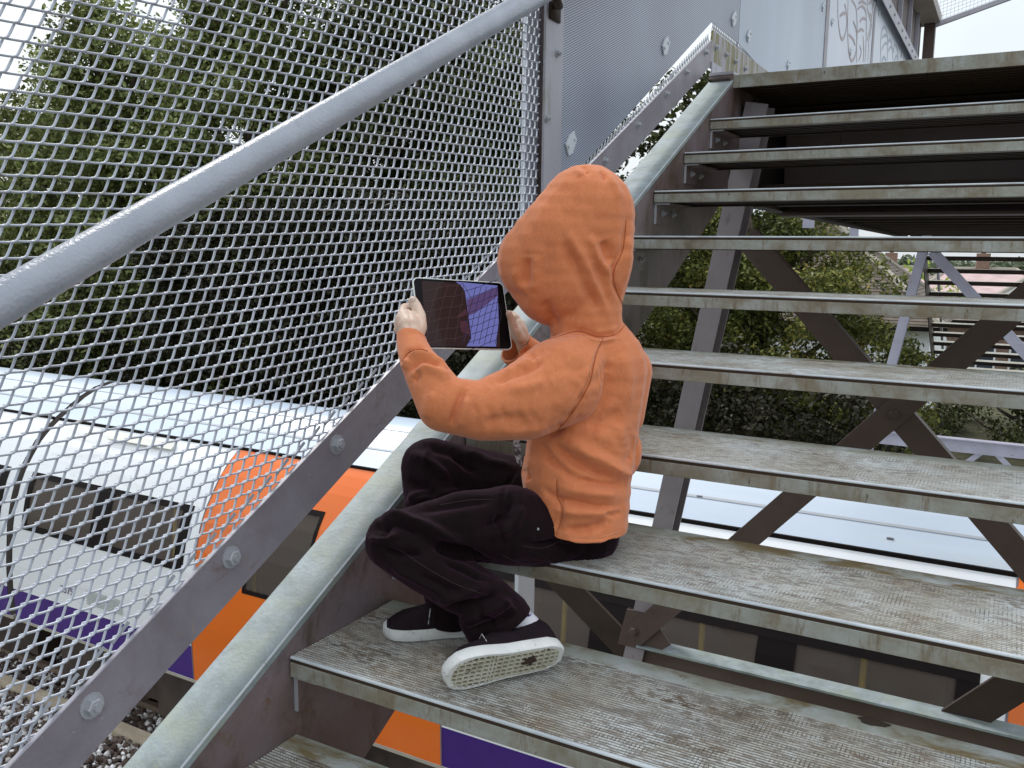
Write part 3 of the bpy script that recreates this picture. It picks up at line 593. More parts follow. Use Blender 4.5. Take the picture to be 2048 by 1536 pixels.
t_end = flat('car_end_grey', (.16, .14, .13), .7)
def make_car(x0, x1, doors, label, name='train_carriage'):
    c = tag(empty(name, ((x0 + x1) / 2, Y0, GZ)), label, 'train carriage', 'carriages of the passing train')
    LO = (-(x0 + x1) / 2, -Y0, -GZ)
    def B(mb, nm, m, parent=None, smooth=False): return mb.build(nm, m, parent or c, LO if parent is None else (0, 0, 0), smooth)
    # far side and ends
    body = MB(); far_ = [(2 * Y0 - y, z) for y, z in SEC[:11]][::-1]
    ends = [(y, z) for y, z in SEC] + [(2 * Y0 - y, z) for y, z in SEC[::-1][1:]]
    for xe in (x0, x1): B(MB().add([(xe, 5.85 + (y - 5.85) * .995, z - .004) for y, z in ends], [tuple(range(len(ends)))]), 'end_wall', t_end)
    loft(body, [(2 * Y0 - y, z) for y, z in SEC[::-1]], x0, x1)
    body.box((x0, 4.52, -3.10), (x1, 2 * Y0 - 4.52, -3.085))
    # near side white, cut round windows and doors
    WB, WT = -2.085, -1.51
    spans = []; x = x0
    for d0, d1 in doors: spans.append((x, d0)); x = d1
    spans.append((x, x1)); wins = []
    for a, b_ in spans:
        if b_ - a < .6:
            loft(body, zs(-2.752, -1.025, 14), a, b_); continue
        wa, wb = a + .14, b_ - .14
        loft(body, zs(-2.752, WB, 6), a, b_); loft(body, zs(WT, -1.025, 8), a, b_); loft(body, zs(WB, WT, 5), a, wa); loft(body, zs(WB, WT, 5), wb, b_)
        nw = max(1, int((wb - wa) / 1.15 + .4)); wins.append((wa, wb, nw))
    bo = B(body, 'body', t_white, None, False)
    for a, b_ in spans:
        pu = MB(); loft(pu, [(4.5, -3.08), (4.49, -2.752)], a, b_); B(pu, 'purple_stripe', t_purple)
    for wa, wb, nw in wins:
        fr = MB(); t_ = .05
        loft(fr, zs(WB, WB + .06, 2), wa, wb, 0, .006); loft(fr, zs(WT - .05, WT, 2), wa, wb, 0, .006)
        wv = (wb - wa) / nw
        for k in range(nw + 1):
            xx = wa + k * wv; a_ = xx - (.0 if k == 0 else .12); b2 = xx + (.07 if k == 0 else .0 if k == nw else .12)
            loft(fr, zs(WB, WT, 5), a_, b2, 0, .007)
        f_ = B(fr, 'window', t_black); gl_ = MB(); loft(gl_, zs(WB, WT, 5), wa, wb, 0, -.006); gl_.build('pane', t_glass, f_)
    for d0, d1 in doors:
        dr = MB(); mid = (d0 + d1) / 2; hw = (d1 - d0) / 2; lw_ = [(d0 + .30, mid - .10), (mid + .30, d1 - .10)]
        lw_ = [(d0 + .62, d0 + .62 + .72), (d1 - .62 - .40, d1 - .30)]
        loft(dr, zs(-3.08, -2.13, 8), d0, d1, 0, .002); loft(dr, zs(-1.36, -1.025, 6), d0, d1, 0, .002)
        xs = [d0] + [v for p in lw_ for v in p] + [d1]
        for i in range(0, len(xs), 2): loft(dr, zs(-2.13, -1.36, 7), xs[i], xs[i + 1], 0, .002)
        dro = B(dr, 'door', t_orange)
        for a, b_ in lw_:
            fr = MB(); loft(fr, zs(-2.13, -2.09, 2), a, b_, 0, .006); loft(fr, zs(-1.40, -1.36, 2), a, b_, 0, .006); loft(fr, zs(-2.13, -1.36, 6), a, a + .035, 0, .007); loft(fr, zs(-2.13, -1.36, 6), b_ - .035, b_, 0, .007)
            f_ = fr.build('window', t_black, dro); gl_ = MB(); loft(gl_, zs(-2.12, -1.37, 6), a + .01, b_ - .01, 0, -.004); gl_.build('pane', t_glass, f_)
        for ex in (d0, d1 - .012):
            el = MB(); loft(el, zs(-3.08, -1.03, 18), ex, ex + .012, 0, .005); el.build('edge_seal', t_grey, dro)
        sl = MB(); sx = d0 + 1.72; loft(sl, zs(-3.08, -1.03, 18), sx, sx + .045, 0, .006); sl.build('seal', t_grey, dro)
    rf = MB(); R_ = SEC[10:]; RF = R_ + [(2 * Y0 - y, z) for y, z in R_[::-1][1:]]
    loft(rf, [(y, z + .004) for y, z in RF], x0, x1, 0, 0); ro = B(rf, 'roof', t_roof, None, True)
    gt = MB(); gt.box((x0, 5.128, -1.048), (x1, 5.150, -1.012)); B(gt, 'gutter', t_black)
    sm_ = MB(); loft(sm_, zs(-.905, -.893, 2), x0, x1, 0, .008); loft(sm_, zs(-.775, -.770, 2), x0, x1, 0, .008)
    sm_.build('roof_seam', flat('roof_seam_grey', (.42, .45, .50), .5), ro)
    fit_ = MB()
    for k in range(int((x1 - x0) / 1.3)):
        xx = x0 + .6 + k * 1.3; yy = 5.24 + .1 * (k % 2); fit_.box((xx, yy, -.972 + .065 * (k % 2)), (xx + .04, yy + .02, -.952 + .065 * (k % 2)))
    fit_.build('roof_fixing', t_grey, ro)
    it = MB(); it.box((x0 + .1, 6.6, -3.0), (x1 - .1, 6.65, -1.2)); it.box((x0 + .1, 4.62, -3.02), (x1 - .1, 6.6, -2.95)); it.box((x0 + .1, 5.2, -1.18), (x1 - .1, 6.6, -1.12))
    B(it, 'interior', t_in); k = x0 + .4; sem = flat('dark_seat', (.08, .06, .10), .8); inn = [c_ for c_ in kids(c) if c_.name.startswith('interior')][0]
    while k < min(x1 - .8, 3.2):
        if k > -10: B(MB().box((k, 5.9, -2.93), (k + .45, 6.5, -1.75)), 'seat', sem); B(MB().box((k, 4.75, -2.93), (k + .42, 5.1, -2.2)), 'seat', sem); B(MB().tube([(k + .6, 5.0, -2.94), (k + .6, 5.0, -1.19)], .022, 8), 'grab_pole', t_yel)
        k += 1.05
    sb = MB(); sb.box((x0, 4.53, -3.135), (x1, 4.60, -3.101)); B(sb, 'sole_bar', flat('sole_bar_beige', (.50, .47, .40), .5))
    un = MB(); un.box((x0 + .2, 4.9, -3.75), (x1 - .2, 6.8, -3.14)); k = x0 + .5
    while k < x1 - 1: un.box((k, 4.66, -3.70), (k + .8, 4.895, -3.16)); k += 1.5
    B(un, 'underframe', t_under)
    whm = flat('wheel_steel', (.12, .09, .07), .5, .3)
    for xx in (x0 + 1.1, x0 + 3.0, x1 - 3.0, x1 - 1.1): B(MB().tube([(xx, 5.08, GZ + .56), (xx, 5.20, GZ + .56)], .39, 28), 'wheel', whm)
    hl = MB(); xx = doors[0][0] - 1.72 if doors[0][0] - 1.72 > x0 else x0 + 1
    hl.poly([(xx, sec_at(-1.13) - .012, -1.115), (xx + .95, sec_at(-1.13) - .012, -1.115), (xx + .95, sec_at(-1.07) - .02, -1.065), (xx, sec_at(-1.07) - .02, -1.065)], (0, -.012, .012)); B(hl, 'route_light', flat('pale_trim', (.72, .72, .66), .4))
    return c
carA = make_car(-7.95, 14.2, [(-5.24, -2.50), (1.19, 3.93), (7.6, 10.34)], 'white train carriage with orange doors and purple stripe passing under the stairs')
carB = make_car(-30.3, -8.06, [(-27.5, -24.8), (-21.1, -18.4), (-14.7, -11.96)], 'white train carriage behind the dark gangway gap at the left edge')
gw = MB(); gw.box((-8.059, 5.0, -3.05), (-7.951, 6.7, -1.30)); gwo = gw.build('gangway', flat('gangway_bellows', (.13, .105, .09), .8), carA, (-(-7.95 + 14.2) / 2, -Y0, -GZ))
# number and vent lines on the carriage side
def text_mesh(body, size, name, m, parent, loc, rot):
    cu_ = bpy.data.curves.new(name, 'FONT'); cu_.body = body; cu_.size = size; cu_.extrude = .002
    to = bpy.data.objects.new(name + '_t', cu_); col.objects.link(to); dg = bpy.context.evaluated_depsgraph_get(); me = bpy.data.meshes.new_from_object(to.evaluated_get(dg)); bpy.data.objects.remove(to)
    o = mobj(name, me, m, parent); o.location = loc; o.rotation_euler = rot; return o
cax = (-7.95 + 14.2) / 2
text_mesh('3575', .105, 'number', flat('grey_lettering', (.16, .16, .24), .5), carA, (-7.14 - cax, 4.489 - Y0, -2.62 - GZ), (math.radians(90), 0, 0))
mb = MB()
for k in range(9): mb.box((-6.72, 4.484, -2.66 + k * .017), (-6.18, 4.4885, -2.654 + k * .017))
mb.build('vent', flat('vent_lines', (.42, .46, .42), .5), carA, (-cax, -Y0, -GZ))

# ================================================================ TREES
def leaf_mat(name, cols, trans=.25):
    m = bpy.data.materials.new(name); m.use_nodes = True; t = m.node_tree; b = t.nodes['Principled BSDF']; L = t.links.new; N = t.nodes.new
    g_ = N('ShaderNodeNewGeometry'); r = N('ShaderNodeValToRGB'); els = r.color_ramp.elements
    while len(els) < len(cols): els.new(.5)
    for e, (p, c) in zip(els, cols): e.position = p; e.color = (*c, 1)
    n = N('ShaderNodeTexNoise'); n.inputs['Scale'].default_value = 1.1; n.inputs['Detail'].default_value = 3; L(g_.outputs['Position'], n.inputs['Vector'])
    a = N('ShaderNodeMath'); a.operation = 'MULTIPLY'; a.inputs[1].default_value = .55; L(g_.outputs['Random Per Island'], a.inputs[0])
    a2 = N('ShaderNodeMath'); a2.operation = 'MULTIPLY_ADD'; a2.inputs[1].default_value = 1.1; L(n.outputs['Fac'], a2.inputs[0]); 
    a3 = N('ShaderNodeMath'); a3.operation = 'SUBTRACT'; a3.inputs[1].default_value = .33; L(a.outputs[0], a3.inputs[0]); L(a3.outputs[0], a2.inputs[2]); L(a2.outputs[0], r.inputs[0])
    L(r.outputs[0], b.inputs['Base Color']); b.inputs['Roughness'].default_value = .5; b.inputs['Specular IOR Level'].default_value = .3
    tr_ = N('ShaderNodeBsdfTranslucent'); L(r.outputs[0], tr_.inputs[0]); ms = N('ShaderNodeMixShader'); ms.inputs[0].default_value = trans
    L(b.outputs[0], ms.inputs[1]); L(tr_.outputs[0], ms.inputs[2]); L(ms.outputs[0], t.nodes['Material Output'].inputs['Surface'])
    return m
leafA = leaf_mat('broad_leaf', [(0, (.018, .020, .006)), (.4, (.036, .042, .012)), (.7, (.095, .11, .035)), (1, (.26, .29, .12))], .2)
leafL = leaf_mat('light_leaf', [(0, (.035, .042, .010)), (.36, (.085, .10, .026)), (.64, (.22, .26, .085)), (1, (.46, .51, .24))], .32)
leafB = leaf_mat('yellowing_leaf', [(0, (.022, .028, .006)), (.4, (.08, .10, .022)), (.65, (.21, .23, .055)), (.86, (.46, .42, .12)), (1, (.62, .34, .17))])
leafC = leaf_mat('painted_shade_leaf', [(0, (.012, .012, .005)), (1, (.035, .032, .012))], .1)  # near-black leaf colour holds the shade under the crowns and deck
leafD = leaf_mat('lime_leaf', [(0, (.20, .30, .04)), (1, (.42, .52, .10))], .35)
bark = mat('bark', [(.3, (.05, .038, .025)), (.7, (.13, .10, .075))], 6, .9, bump=1, bscale=20, bdist=.01)
def leaves(name, centres, rad, per, size, m, parent, up=.35, loc=(0, 0, 0)):
    C_ = np.asarray(centres); n = len(C_) * per; c = np.repeat(C_, per, 0); rr_ = np.repeat(np.broadcast_to(np.asarray(rad, float), len(C_)), per)
    d = rng.normal(size=(n, 3)); d /= np.linalg.norm(d, axis=1)[:, None]; rad_ = rr_ * rng.uniform(.25, 1, n) ** .6; P = c + d * rad_[:, None] * np.array([1, 1, .75])
    nrm = rng.normal(size=(n, 3)) + d * .6 + np.array([0, 0, up * 2]); nrm /= np.linalg.norm(nrm, axis=1)[:, None]
    t = np.cross(nrm, rng.normal(size=(n, 3))); t /= np.linalg.norm(t, axis=1)[:, None]; s = np.cross(nrm, t); sz = size * rng.uniform(.6, 1.3, n)[:, None]
    V = np.stack([P - t * sz * .55, P + s * sz * .26 - t * sz * .1 + nrm * sz * .06, P + s * sz * .2 + t * sz * .25 + nrm * sz * .05, P + t * sz * .6 - nrm * sz * .1, P - s * sz * .2 + t * sz * .25 + nrm * sz * .05, P - s * sz * .26 - t * sz * .1 + nrm * sz * .06], 1).reshape(-1, 3)
    F = (np.arange(n)[:, None] * 6 + np.array([0, 1, 2, 3, 4, 5])[None]).astype(np.int32)
    me = bpy.data.meshes.new(name); me.vertices.add(len(V)); me.vertices.foreach_set('co', V.ravel()); me.loops.add(F.size); me.loops.foreach_set('vertex_index', F.ravel()); me.polygons.add(len(F)); me.polygons.foreach_set('loop_start', (np.arange(len(F)) * 6).astype(np.int32)); me.polygons.foreach_set('loop_total', np.full(len(F), 6, np.int32)); me.update(calc_edges=True)
    return mobj(name, me, m, parent, loc)
def tree(x, y, h, spread, label, m, nclump=170, per=120, size=.09, crown_base=.25, dep=.75, group=None, name='broadleaf_tree', clr=(.32, .6), zb=GZ, shell=.55):
    t = tag(empty(name, (x, y, zb)), label, 'tree', group)
    tr_ = MB(); pts = [(0, 0, -.1), (.08 * spread, .05, h * .2), (.02, -.08, h * .45), (.1, .1, h * .7), (.05, 0, h * .9)]; tr_.tube(pts, [.045 * h, .036 * h, .026 * h, .014 * h, .005 * h], 12)
    for k in range(16):
        a = k * 2.4; z0 = h * (.22 + .04 * k); L_ = spread * (.9 - .035 * k); e = np.array([math.cos(a) * L_, math.sin(a) * L_ * dep, z0 + h * .14]); s0 = np.array([.05, 0, z0])
        tr_.tube([s0, s0 * .5 + e * .5 + np.array([0, 0, -.1]), e], [.012 * h, .008 * h, .002 * h], 6)
    tr_.build('trunk', bark, t, smooth=True)
    cs = []; rs = []
    while len(cs) < nclump:
        d = rng.normal(size=3); d /= np.linalg.norm(d); r_ = rng.uniform(shell, 1) ** .5 if rng.random() < .8 else rng.uniform(.1, 1)
        z = d[2] * r_; w_ = 1 - .28 * max(z, 0) ** 2
        p = np.array([d[0] * r_ * spread * w_, d[1] * r_ * spread * dep * w_, h * (crown_base + (1 - crown_base) * (.5 + .5 * z))]) + rng.normal(0, .12, 3)
        cs.append(p); rs.append(rng.uniform(*clr))
    leaves('crown', cs, rs, per, size, m, t)
    return t
# big trees on the bank behind the train
GT = 'trees on the bank behind the train'
tree(-7.3, 10.9, 10.0, 2.1, 'dense dark tree behind the middle of the mesh fence', leafA, 520, 200, .080, .08, .6, GT, clr=(.3, .55), shell=.35)
tree(-10.3, 10.4, 10.3, 2.5, 'bright green tree seen through the upper left of the mesh', leafL, 520, 190, .085, .08, .55, GT, clr=(.3, .55), shell=.35)
tree(-13.6, 10.2, 9.5, 2.7, 'light green tree near the left edge of the photograph', leafL, 400, 170, .10, .08, .55, GT, clr=(.35, .6), shell=.35)
tree(-17.6, 11.2, 8.2, 2.8, 'pale leafy tree at the far left edge against the sky', leafL, 260, 150, .11, .1, .6, GT, clr=(.3, .55), shell=.4)
tree(-22.5, 11.0, 8.6, 3.0, 'broad tree farther down the line past the left edge', leafL, 200, 120, .14, .1, .6, GT, clr=(.4, .65), shell=.4)
tree(-28.5, 11.4, 9.4, 3.4, 'distant tree beside the tail of the train', leafA, 200, 120, .15, .1, .6, GT, clr=(.4, .7), shell=.4)
tree(-9.2, 14.0, 11.2, 3.6, 'tall tree rising behind the dense dark tree', leafA, 420, 170, .11, .12, .6, GT, clr=(.35, .6), shell=.4)
tree(-6.1, 12.6, 9.6, 1.9, 'slim dark tree just left of the fence post', leafA, 330, 170, .09, .06, .6, GT, clr=(.28, .5), shell=.35)
tree(-3.6, 14.2, 8.2, 1.6, 'tree with large lobed leaves showing above the stringer', leafA, 150, 95, .13, .35, .7, GT, clr=(.25, .45), shell=.4)
# undergrowth below the crowns, its shade painted in by near-black leaves
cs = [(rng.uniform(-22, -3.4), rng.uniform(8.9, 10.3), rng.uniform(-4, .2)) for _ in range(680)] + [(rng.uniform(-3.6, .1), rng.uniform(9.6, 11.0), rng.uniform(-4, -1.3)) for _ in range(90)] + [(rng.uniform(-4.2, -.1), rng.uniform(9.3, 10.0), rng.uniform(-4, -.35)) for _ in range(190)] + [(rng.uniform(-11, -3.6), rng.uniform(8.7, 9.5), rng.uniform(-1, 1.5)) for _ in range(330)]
o = leaves('undergrowth', cs, .42, 150, .07, leafC, None); tag(o, 'shade-painted undergrowth of brambles along the bank behind the train', 'undergrowth', kind='stuff')
bank = MB(); bank.add([(-60, 8.4, GZ), (40, 8.4, GZ), (40, 11.6, -3.2), (-60, 11.6, -2.2), (-60, 16, -.8), (-1, 16, -1.8), (40, 16, -3.4)], [(0, 1, 2, 3), (3, 2, 6, 5, 4)]); tag(bank.build('embankment', mat('bank_soil', [(.3, (.025, .022, .010)), (.7, (.05, .05, .02))], 2, .95, bump=1, bscale=8, bdist=.05)), kind='structure')
# yellow-green bush tree between the trestles
tree(-2.15, 12.0, 6.0, 2.15, 'yellowing green bush behind the stair trestle leg', leafB, 520, 210, .062, .02, .6, None, 'bushy_tree', (.2, .38), shell=.4)
tree(1.2, 15.6, 3.1, 1.9, 'scrubby thicket low beneath the far staircase', leafA, 220, 140, .07, .02, .6, None, 'thicket', (.2, .36))
tree(-.75, 17.5, 2.9, .9, 'low leafy shrub against the white house wall', leafB, 60, 90, .07, .02, .8, None, 'garden_shrub', (.2, .35))

# ================================================================ HOUSES AND HORIZON
tile = mat('weathered_roof_tile', [(.3, (.09, .072, .060)), (.55, (.155, .125, .105)), (.75, (.23, .19, .165))], 2.5, .85, bump=.6, bscale=12, stain=((.10, .09, .05), 3, .5, .7, (1, 1, 1)))
red_tile = mat('pink_roof_tile', [(.3, (.42, .30, .30)), (.7, (.56, .42, .42))], 2, .8)
render_w = mat('white_render', [(.3, (.80, .84, .88)), (.7, (.90, .93, .96))], 1.2, .8)
brick = mat('brown_brick', [(.3, (.16, .10, .075)), (.7, (.26, .18, .14))], 9, .9)
wframe = flat('white_window_frame', (.75, .76, .8), .5); wglass = flat('dark_window_glass', (.05, .06, .08), .15)
def house(cx, cy, zb, w_, d_, he, hr_, wall, roofm, label, rz=0, wins=2, ridge=.4, courses=0, chim=True):
    h = tag(empty('house', (cx, cy, zb), rz), label, 'house')
    MB().box((-w_ / 2, -d_ / 2, 0), (w_ / 2, d_ / 2, he)).build('wall', wall, h)
    o_ = .35; mb = MB(); rr_ = w_ / 2 * ridge
    V = [(-w_ / 2 - o_, -d_ / 2 - o_, he), (w_ / 2 + o_, -d_ / 2 - o_, he), (w_ / 2 + o_, d_ / 2 + o_, he), (-w_ / 2 - o_, d_ / 2 + o_, he), (-rr_, 0, he + hr_), (rr_, 0, he + hr_)]
    mb.add(V, [(0, 1, 5, 4), (1, 2, 5), (2, 3, 4, 5), (3, 0, 4), (3, 2, 1, 0)])
    if courses:
        for k in range(courses):
            f = (k + .5) / courses
            for a, b_, c_, e_ in ((0, 1, 4, 5), (1, 2, 5, 5)):
                p = np.array(V[a]) * (1 - f) + np.array(V[c_]) * f; q_ = np.array(V[b_]) * (1 - f) + np.array(V[e_]) * f
                if np.linalg.norm(q_ - p) > .1: mb.bar(p, q_, .02, .03)
    rf = mb.build('roof', roofm, h)
    hp = MB()
    for a, b_ in ((0, 4), (1, 5), (4, 5), (2, 5), (3, 4)): hp.tube([V[a], V[b_]], .11, 8)
    hp.build('ridge_tiles', flat('pale_ridge_tile', (.36, .33, .28), .8), rf)
    MB().box((-w_ / 2 - o_ - .08, -d_ / 2 - o_ - .10, he - .12), (w_ / 2 + o_ + .08, -d_ / 2 - o_, he - .005)).build('gutter', t_black, h)
    if chim: mb = MB(); mb.box((-.35, -.3, he + hr_ * .7), (.35, .3, he + hr_ + .9)); mb.tube([(0, 0, he + hr_ + .9), (0, 0, he + hr_ + 1.2)], .13, 10); mb.build('chimney', brick, rf)
    for k in range(wins):
        x = -w_ / 2 + (k + .5) * w_ / wins
        for z in (.9, 3.2):
            if z + 1.2 < he:
                f = MB(); yy = -d_ / 2 - .03
                f.box((x - .6, yy, z), (x - .53, yy + .06, z + 1.2)); f.box((x + .53, yy, z), (x + .6, yy + .06, z + 1.2)); f.box((x - .53, yy, z), (x + .53, yy + .06, z + .07)); f.box((x - .53, yy, z + 1.13), (x + .53, yy + .06, z + 1.2)); f.box((x - .03, yy, z + .07), (x + .03, yy + .06, z + 1.13))
                fo = f.build('window', wframe, h); MB().box((x - .53, yy + .02, z + .07), (x + .53, yy + .028, z + 1.13)).build('pane', wglass, fo)
    return h
hA = house(-4.5, 29.0, -4.3, 7.4, 7, 3.35, 2.9, render_w, tile, 'white rendered house with brown hipped tile roof behind the bush', 0, 2, .12, 36)
mb = MB(); mb.tube([(3.05, -3.95, 3.2), (3.05, -3.75, 2.95), (2.72, -3.62, 2.8), (2.72, -3.58, 0)], .06, 8); mb.tube([(1.7, -3.6, 3.2), (1.7, -3.6, .4)], .04, 8); mb.build('downpipe', t_black, hA)
house(-6.0, 62, -5.2, 6.5, 8, 3.7, 1.8, brick, red_tile, 'distant house with pink hipped roof right of the brown hip roof', 0, 2, .5)
house(-.6, 58, -5.0, 7.0, 8, 3.7, 1.6, brick, red_tile, 'distant pink roofed house seen between the far treads', .1, 2, .5)
house(3.2, 46, -5.2, 6.5, 8, 3.6, 1.9, brick, mat('grey_slate', [(.3, (.20, .21, .20)), (.7, (.34, .34, .32))], 4, .8), 'grey roofed brick house behind the far stairs at the right edge', -.1, 3, .4)
house(.9, 38, -6.4, 6.4, 6, 5.1, .5, brick, tile, 'low brown brick house with white windows below the grey roof', 0, 4, .6, 0, False)
def blob_tree(x, y, zb, h, s, m, label, name='garden_tree'):
    t = tag(empty(name, (x, y, zb)), label, 'tree'); MB().tube([(0, 0, 0), (0, 0, h * .7)], [.12 * s, .05 * s], 8).build('trunk', bark, t)
    cs = [np.array([rng.normal() * s * .5, rng.normal() * s * .35, h * (.55 + .22 * rng.normal())]) for _ in range(60)]; leaves('crown', cs, s * .35, 70, s * .12, m, t); return t
blob_tree(-3.1, 40, -5, 5.0, 1.7, leafD, 'bright lime green tree beside the tiled hip roof')
blob_tree(-.2, 50, -5.0, 4.4, 2.2, leafD, 'lime green garden tree behind the far stairs')
hill = MB(); n = 60; vs = []
for i in range(n):
    x = -160 + i * 8; vs += [(x, 120, GZ), (x, 150, -2.4 + .6 * math.sin(i * .7)), (x, 230, .4 + .8 * math.sin(i * .31) + math.sin(i * 1.7) * .4), (x, 330, GZ)]
hill.add(vs, [(i * 4 + j, (i + 1) * 4 + j, (i + 1) * 4 + j + 1, i * 4 + j + 1) for i in range(n - 1) for j in range(3)]); tag(hill.build('hills', mat('wooded_hill', [(.3, (.05, .07, .04)), (.7, (.12, .15, .09))], .15, .9)), kind='structure')
cs = [(rng.uniform(-45, 25), rng.uniform(105, 145), rng.uniform(-3.5, -.3)) for _ in range(520)]
o = leaves('woodland', cs, 2.2, 60, 1.0, leaf_mat('distant_leaf', [(0, (.06, .085, .05)), (1, (.16, .19, .12))]), None); tag(o, 'far wooded skyline beyond the house roofs', 'woodland', kind='stuff')
# ================================================================ CHILD
def _sphere(n=14, m_=10):
    v = [(0, 0, 1)]; f = []
    for i in range(1, m_):
        for j in range(n): a = math.pi * i / m_; b_ = 2 * math.pi * j / n; v.append((math.sin(a) * math.cos(b_), math.sin(a) * math.sin(b_), math.cos(a)))
    v.append((0, 0, -1)); L_ = len(v) - 1
    for j in range(n): f.append((0, 1 + j, 1 + (j + 1) % n)); f.append((L_, L_ - n + (j + 1) % n, L_ - n + j))
    for i in range(m_ - 2):
        for j in range(n): a = 1 + i * n + j; b_ = 1 + i * n + (j + 1) % n; f.append((a, a + n, b_ + n, b_))
    return np.array(v), f
SV, SF = _sphere()
def S3(px, py, d, r): return (W(px, py, d), r * d / FPX)
def chains(lists):
    mb = MB()
    for l in lists:
        l = [S3(*a) if len(a) == 4 else a for a in l]
        if len(l) == 1: mb.add(l[0][0] + SV * l[0][1], SF)
        for (p, r), (q, s) in zip(l, l[1:]):
            k = max(2, int(np.linalg.norm(q - p) / (min(r, s) * .28)) + 1)
            for t in np.linspace(0, 1, k): mb.add(p * (1 - t) + q * t + SV * (r * (1 - t) + s * t), SF)
    return mb
def sculpt(mb, voxel, smooth=8):
    o = mb.build('tmp', None); rm = o.modifiers.new('r', 'REMESH'); rm.mode = 'VOXEL'; rm.voxel_size = voxel; rm.use_smooth_shade = True
    s_ = o.modifiers.new('s', 'SMOOTH'); s_.iterations = smooth; s_.factor = .5
    dg = bpy.context.evaluated_depsgraph_get(); me = bpy.data.meshes.new_from_object(o.evaluated_get(dg)); bpy.data.objects.remove(o); return me
def arrays(me):
    n = len(me.vertices); co = np.empty(n * 3); me.vertices.foreach_get('co', co); no = np.empty(n * 3); me.vertex_normals.foreach_get('vector', no); return co.reshape(-1, 3), no.reshape(-1, 3)
def fold(me, folds):
    co, no = arrays(me); d = co - CAM; z = d @ FV; x = 1024 + FPX * (d @ RV) / z; y = 768 - FPX * (d @ UV) / z
    face = np.clip(-(no * d).sum(1) / np.linalg.norm(d, axis=1) * 1.6, 0, 1); disp = np.zeros(len(co))
    for pts, amp, s in folds:
        P = np.array(pts, float); seg = np.linalg.norm(np.diff(P, axis=0), axis=1); tot = seg.sum(); acc = 0; best = np.full(len(co), 1e9); par = np.zeros(len(co))
        for i in range(len(P) - 1):
            v = P[i + 1] - P[i]; t = np.clip(((x - P[i, 0]) * v[0] + (y - P[i, 1]) * v[1]) / (v @ v), 0, 1); dd = np.hypot(x - P[i, 0] - t * v[0], y - P[i, 1] - t * v[1]); u = dd < best
            best[u] = dd[u]; par[u] = ((acc + t * seg[i]) / tot)[u]; acc += seg[i]
        disp += amp * np.exp(-best ** 2 / (2 * s * s)) * np.clip(np.sin(np.pi * np.clip(par, .04, .96)) * 1.6, .12, 1)
    co = co + no * (disp * face)[:, None]; me.vertices.foreach_set('co', co.ravel()); me.update(); return me
def cut(me, test):
    import bmesh
    bm_ = bmesh.new(); bm_.from_mesh(me); bm_.verts.ensure_lookup_table(); co, no = arrays(me); kill = test(co, no)
    bmesh.ops.delete(bm_, geom=[v for v, k in zip(bm_.verts, kill) if k], context='VERTS')
    bd = {v: [e.other_vert(v) for e in v.link_edges if e.is_boundary] for v in bm_.verts if v.is_boundary}
    for _ in range(14):
        new = {v: (v.co * .4 + sum((n.co for n in ns), Vector()) / len(ns) * .6) for v, ns in bd.items() if len(ns) == 2}
        for v, c_ in new.items(): v.co = c_
    bm_.to_mesh(me); bm_.free(); return me
def px_of(co): d = co - CAM; z = d @ FV; return 1024 + FPX * (d @ RV) / z, 768 - FPX * (d @ UV) / z, z
def noise3(co, f, seed=0):
    a = np.sin(co[:, 0] * f + seed) * np.sin(co[:, 1] * f * 1.13 + 2 * seed + 1) + np.sin(co[:, 2] * f * .93 + co[:, 0] * f * .5 + seed * 3) * np.sin(co[:, 1] * f * .7 - co[:, 2] * f * .6)
    return a * .5

cloth = mat('orange_sweatshirt_cotton', [(.25, (.61, .195, .080)), (.5, (.64, .212, .090)), (.75, (.67, .230, .102))], 90, .9, bump=.5, bscale=380, detail=9, bdist=.001, spec=.15,
            stain=[((.66, .28, .155), 420, .54, .66, (1, 1, .4))])
cloth.node_tree.nodes['Principled BSDF'].inputs['Sheen Weight'].default_value = .32; cloth.node_tree.nodes['Principled BSDF'].inputs['Sheen Roughness'].default_value = .45
cloth.node_tree.nodes['Principled BSDF'].inputs['Sheen Tint'].default_value = (1, .82, .80, 1)
cord = mat('black_purple_corduroy', [(.3, (.0055, .0032, .0032)), (.7, (.0105, .0052, .0065))], 30, .85, bump=.6, bscale=260, spec=.12, bdist=.0012)
cord.node_tree.nodes['Principled BSDF'].inputs['Sheen Weight'].default_value = .14; cord.node_tree.nodes['Principled BSDF'].inputs['Sheen Tint'].default_value = (.50, .22, .42, 1)
skin = mat('pale_skin', [(.3, (.60, .39, .29)), (.5, (.70, .52, .41)), (.7, (.74, .60, .50))], 30, .5, bump=.15, bscale=200)
skin.node_tree.nodes['Principled BSDF'].inputs['Subsurface Weight'].default_value = .12; skin.node_tree.nodes['Principled BSDF'].inputs['Subsurface Scale'].default_value = .01

headc = W(1142, 492, 1.608); fh = W(925, 640, 1.75) - headc; fh /= np.linalg.norm(fh); hup = np.array([0, 0, 1.]) - fh * fh[2]; hup /= np.linalg.norm(hup); hrt = np.cross(fh, hup)
def H(f, u, r_, rad): return (headc + (fh * f + hup * u + hrt * r_) * .80, rad * .80)
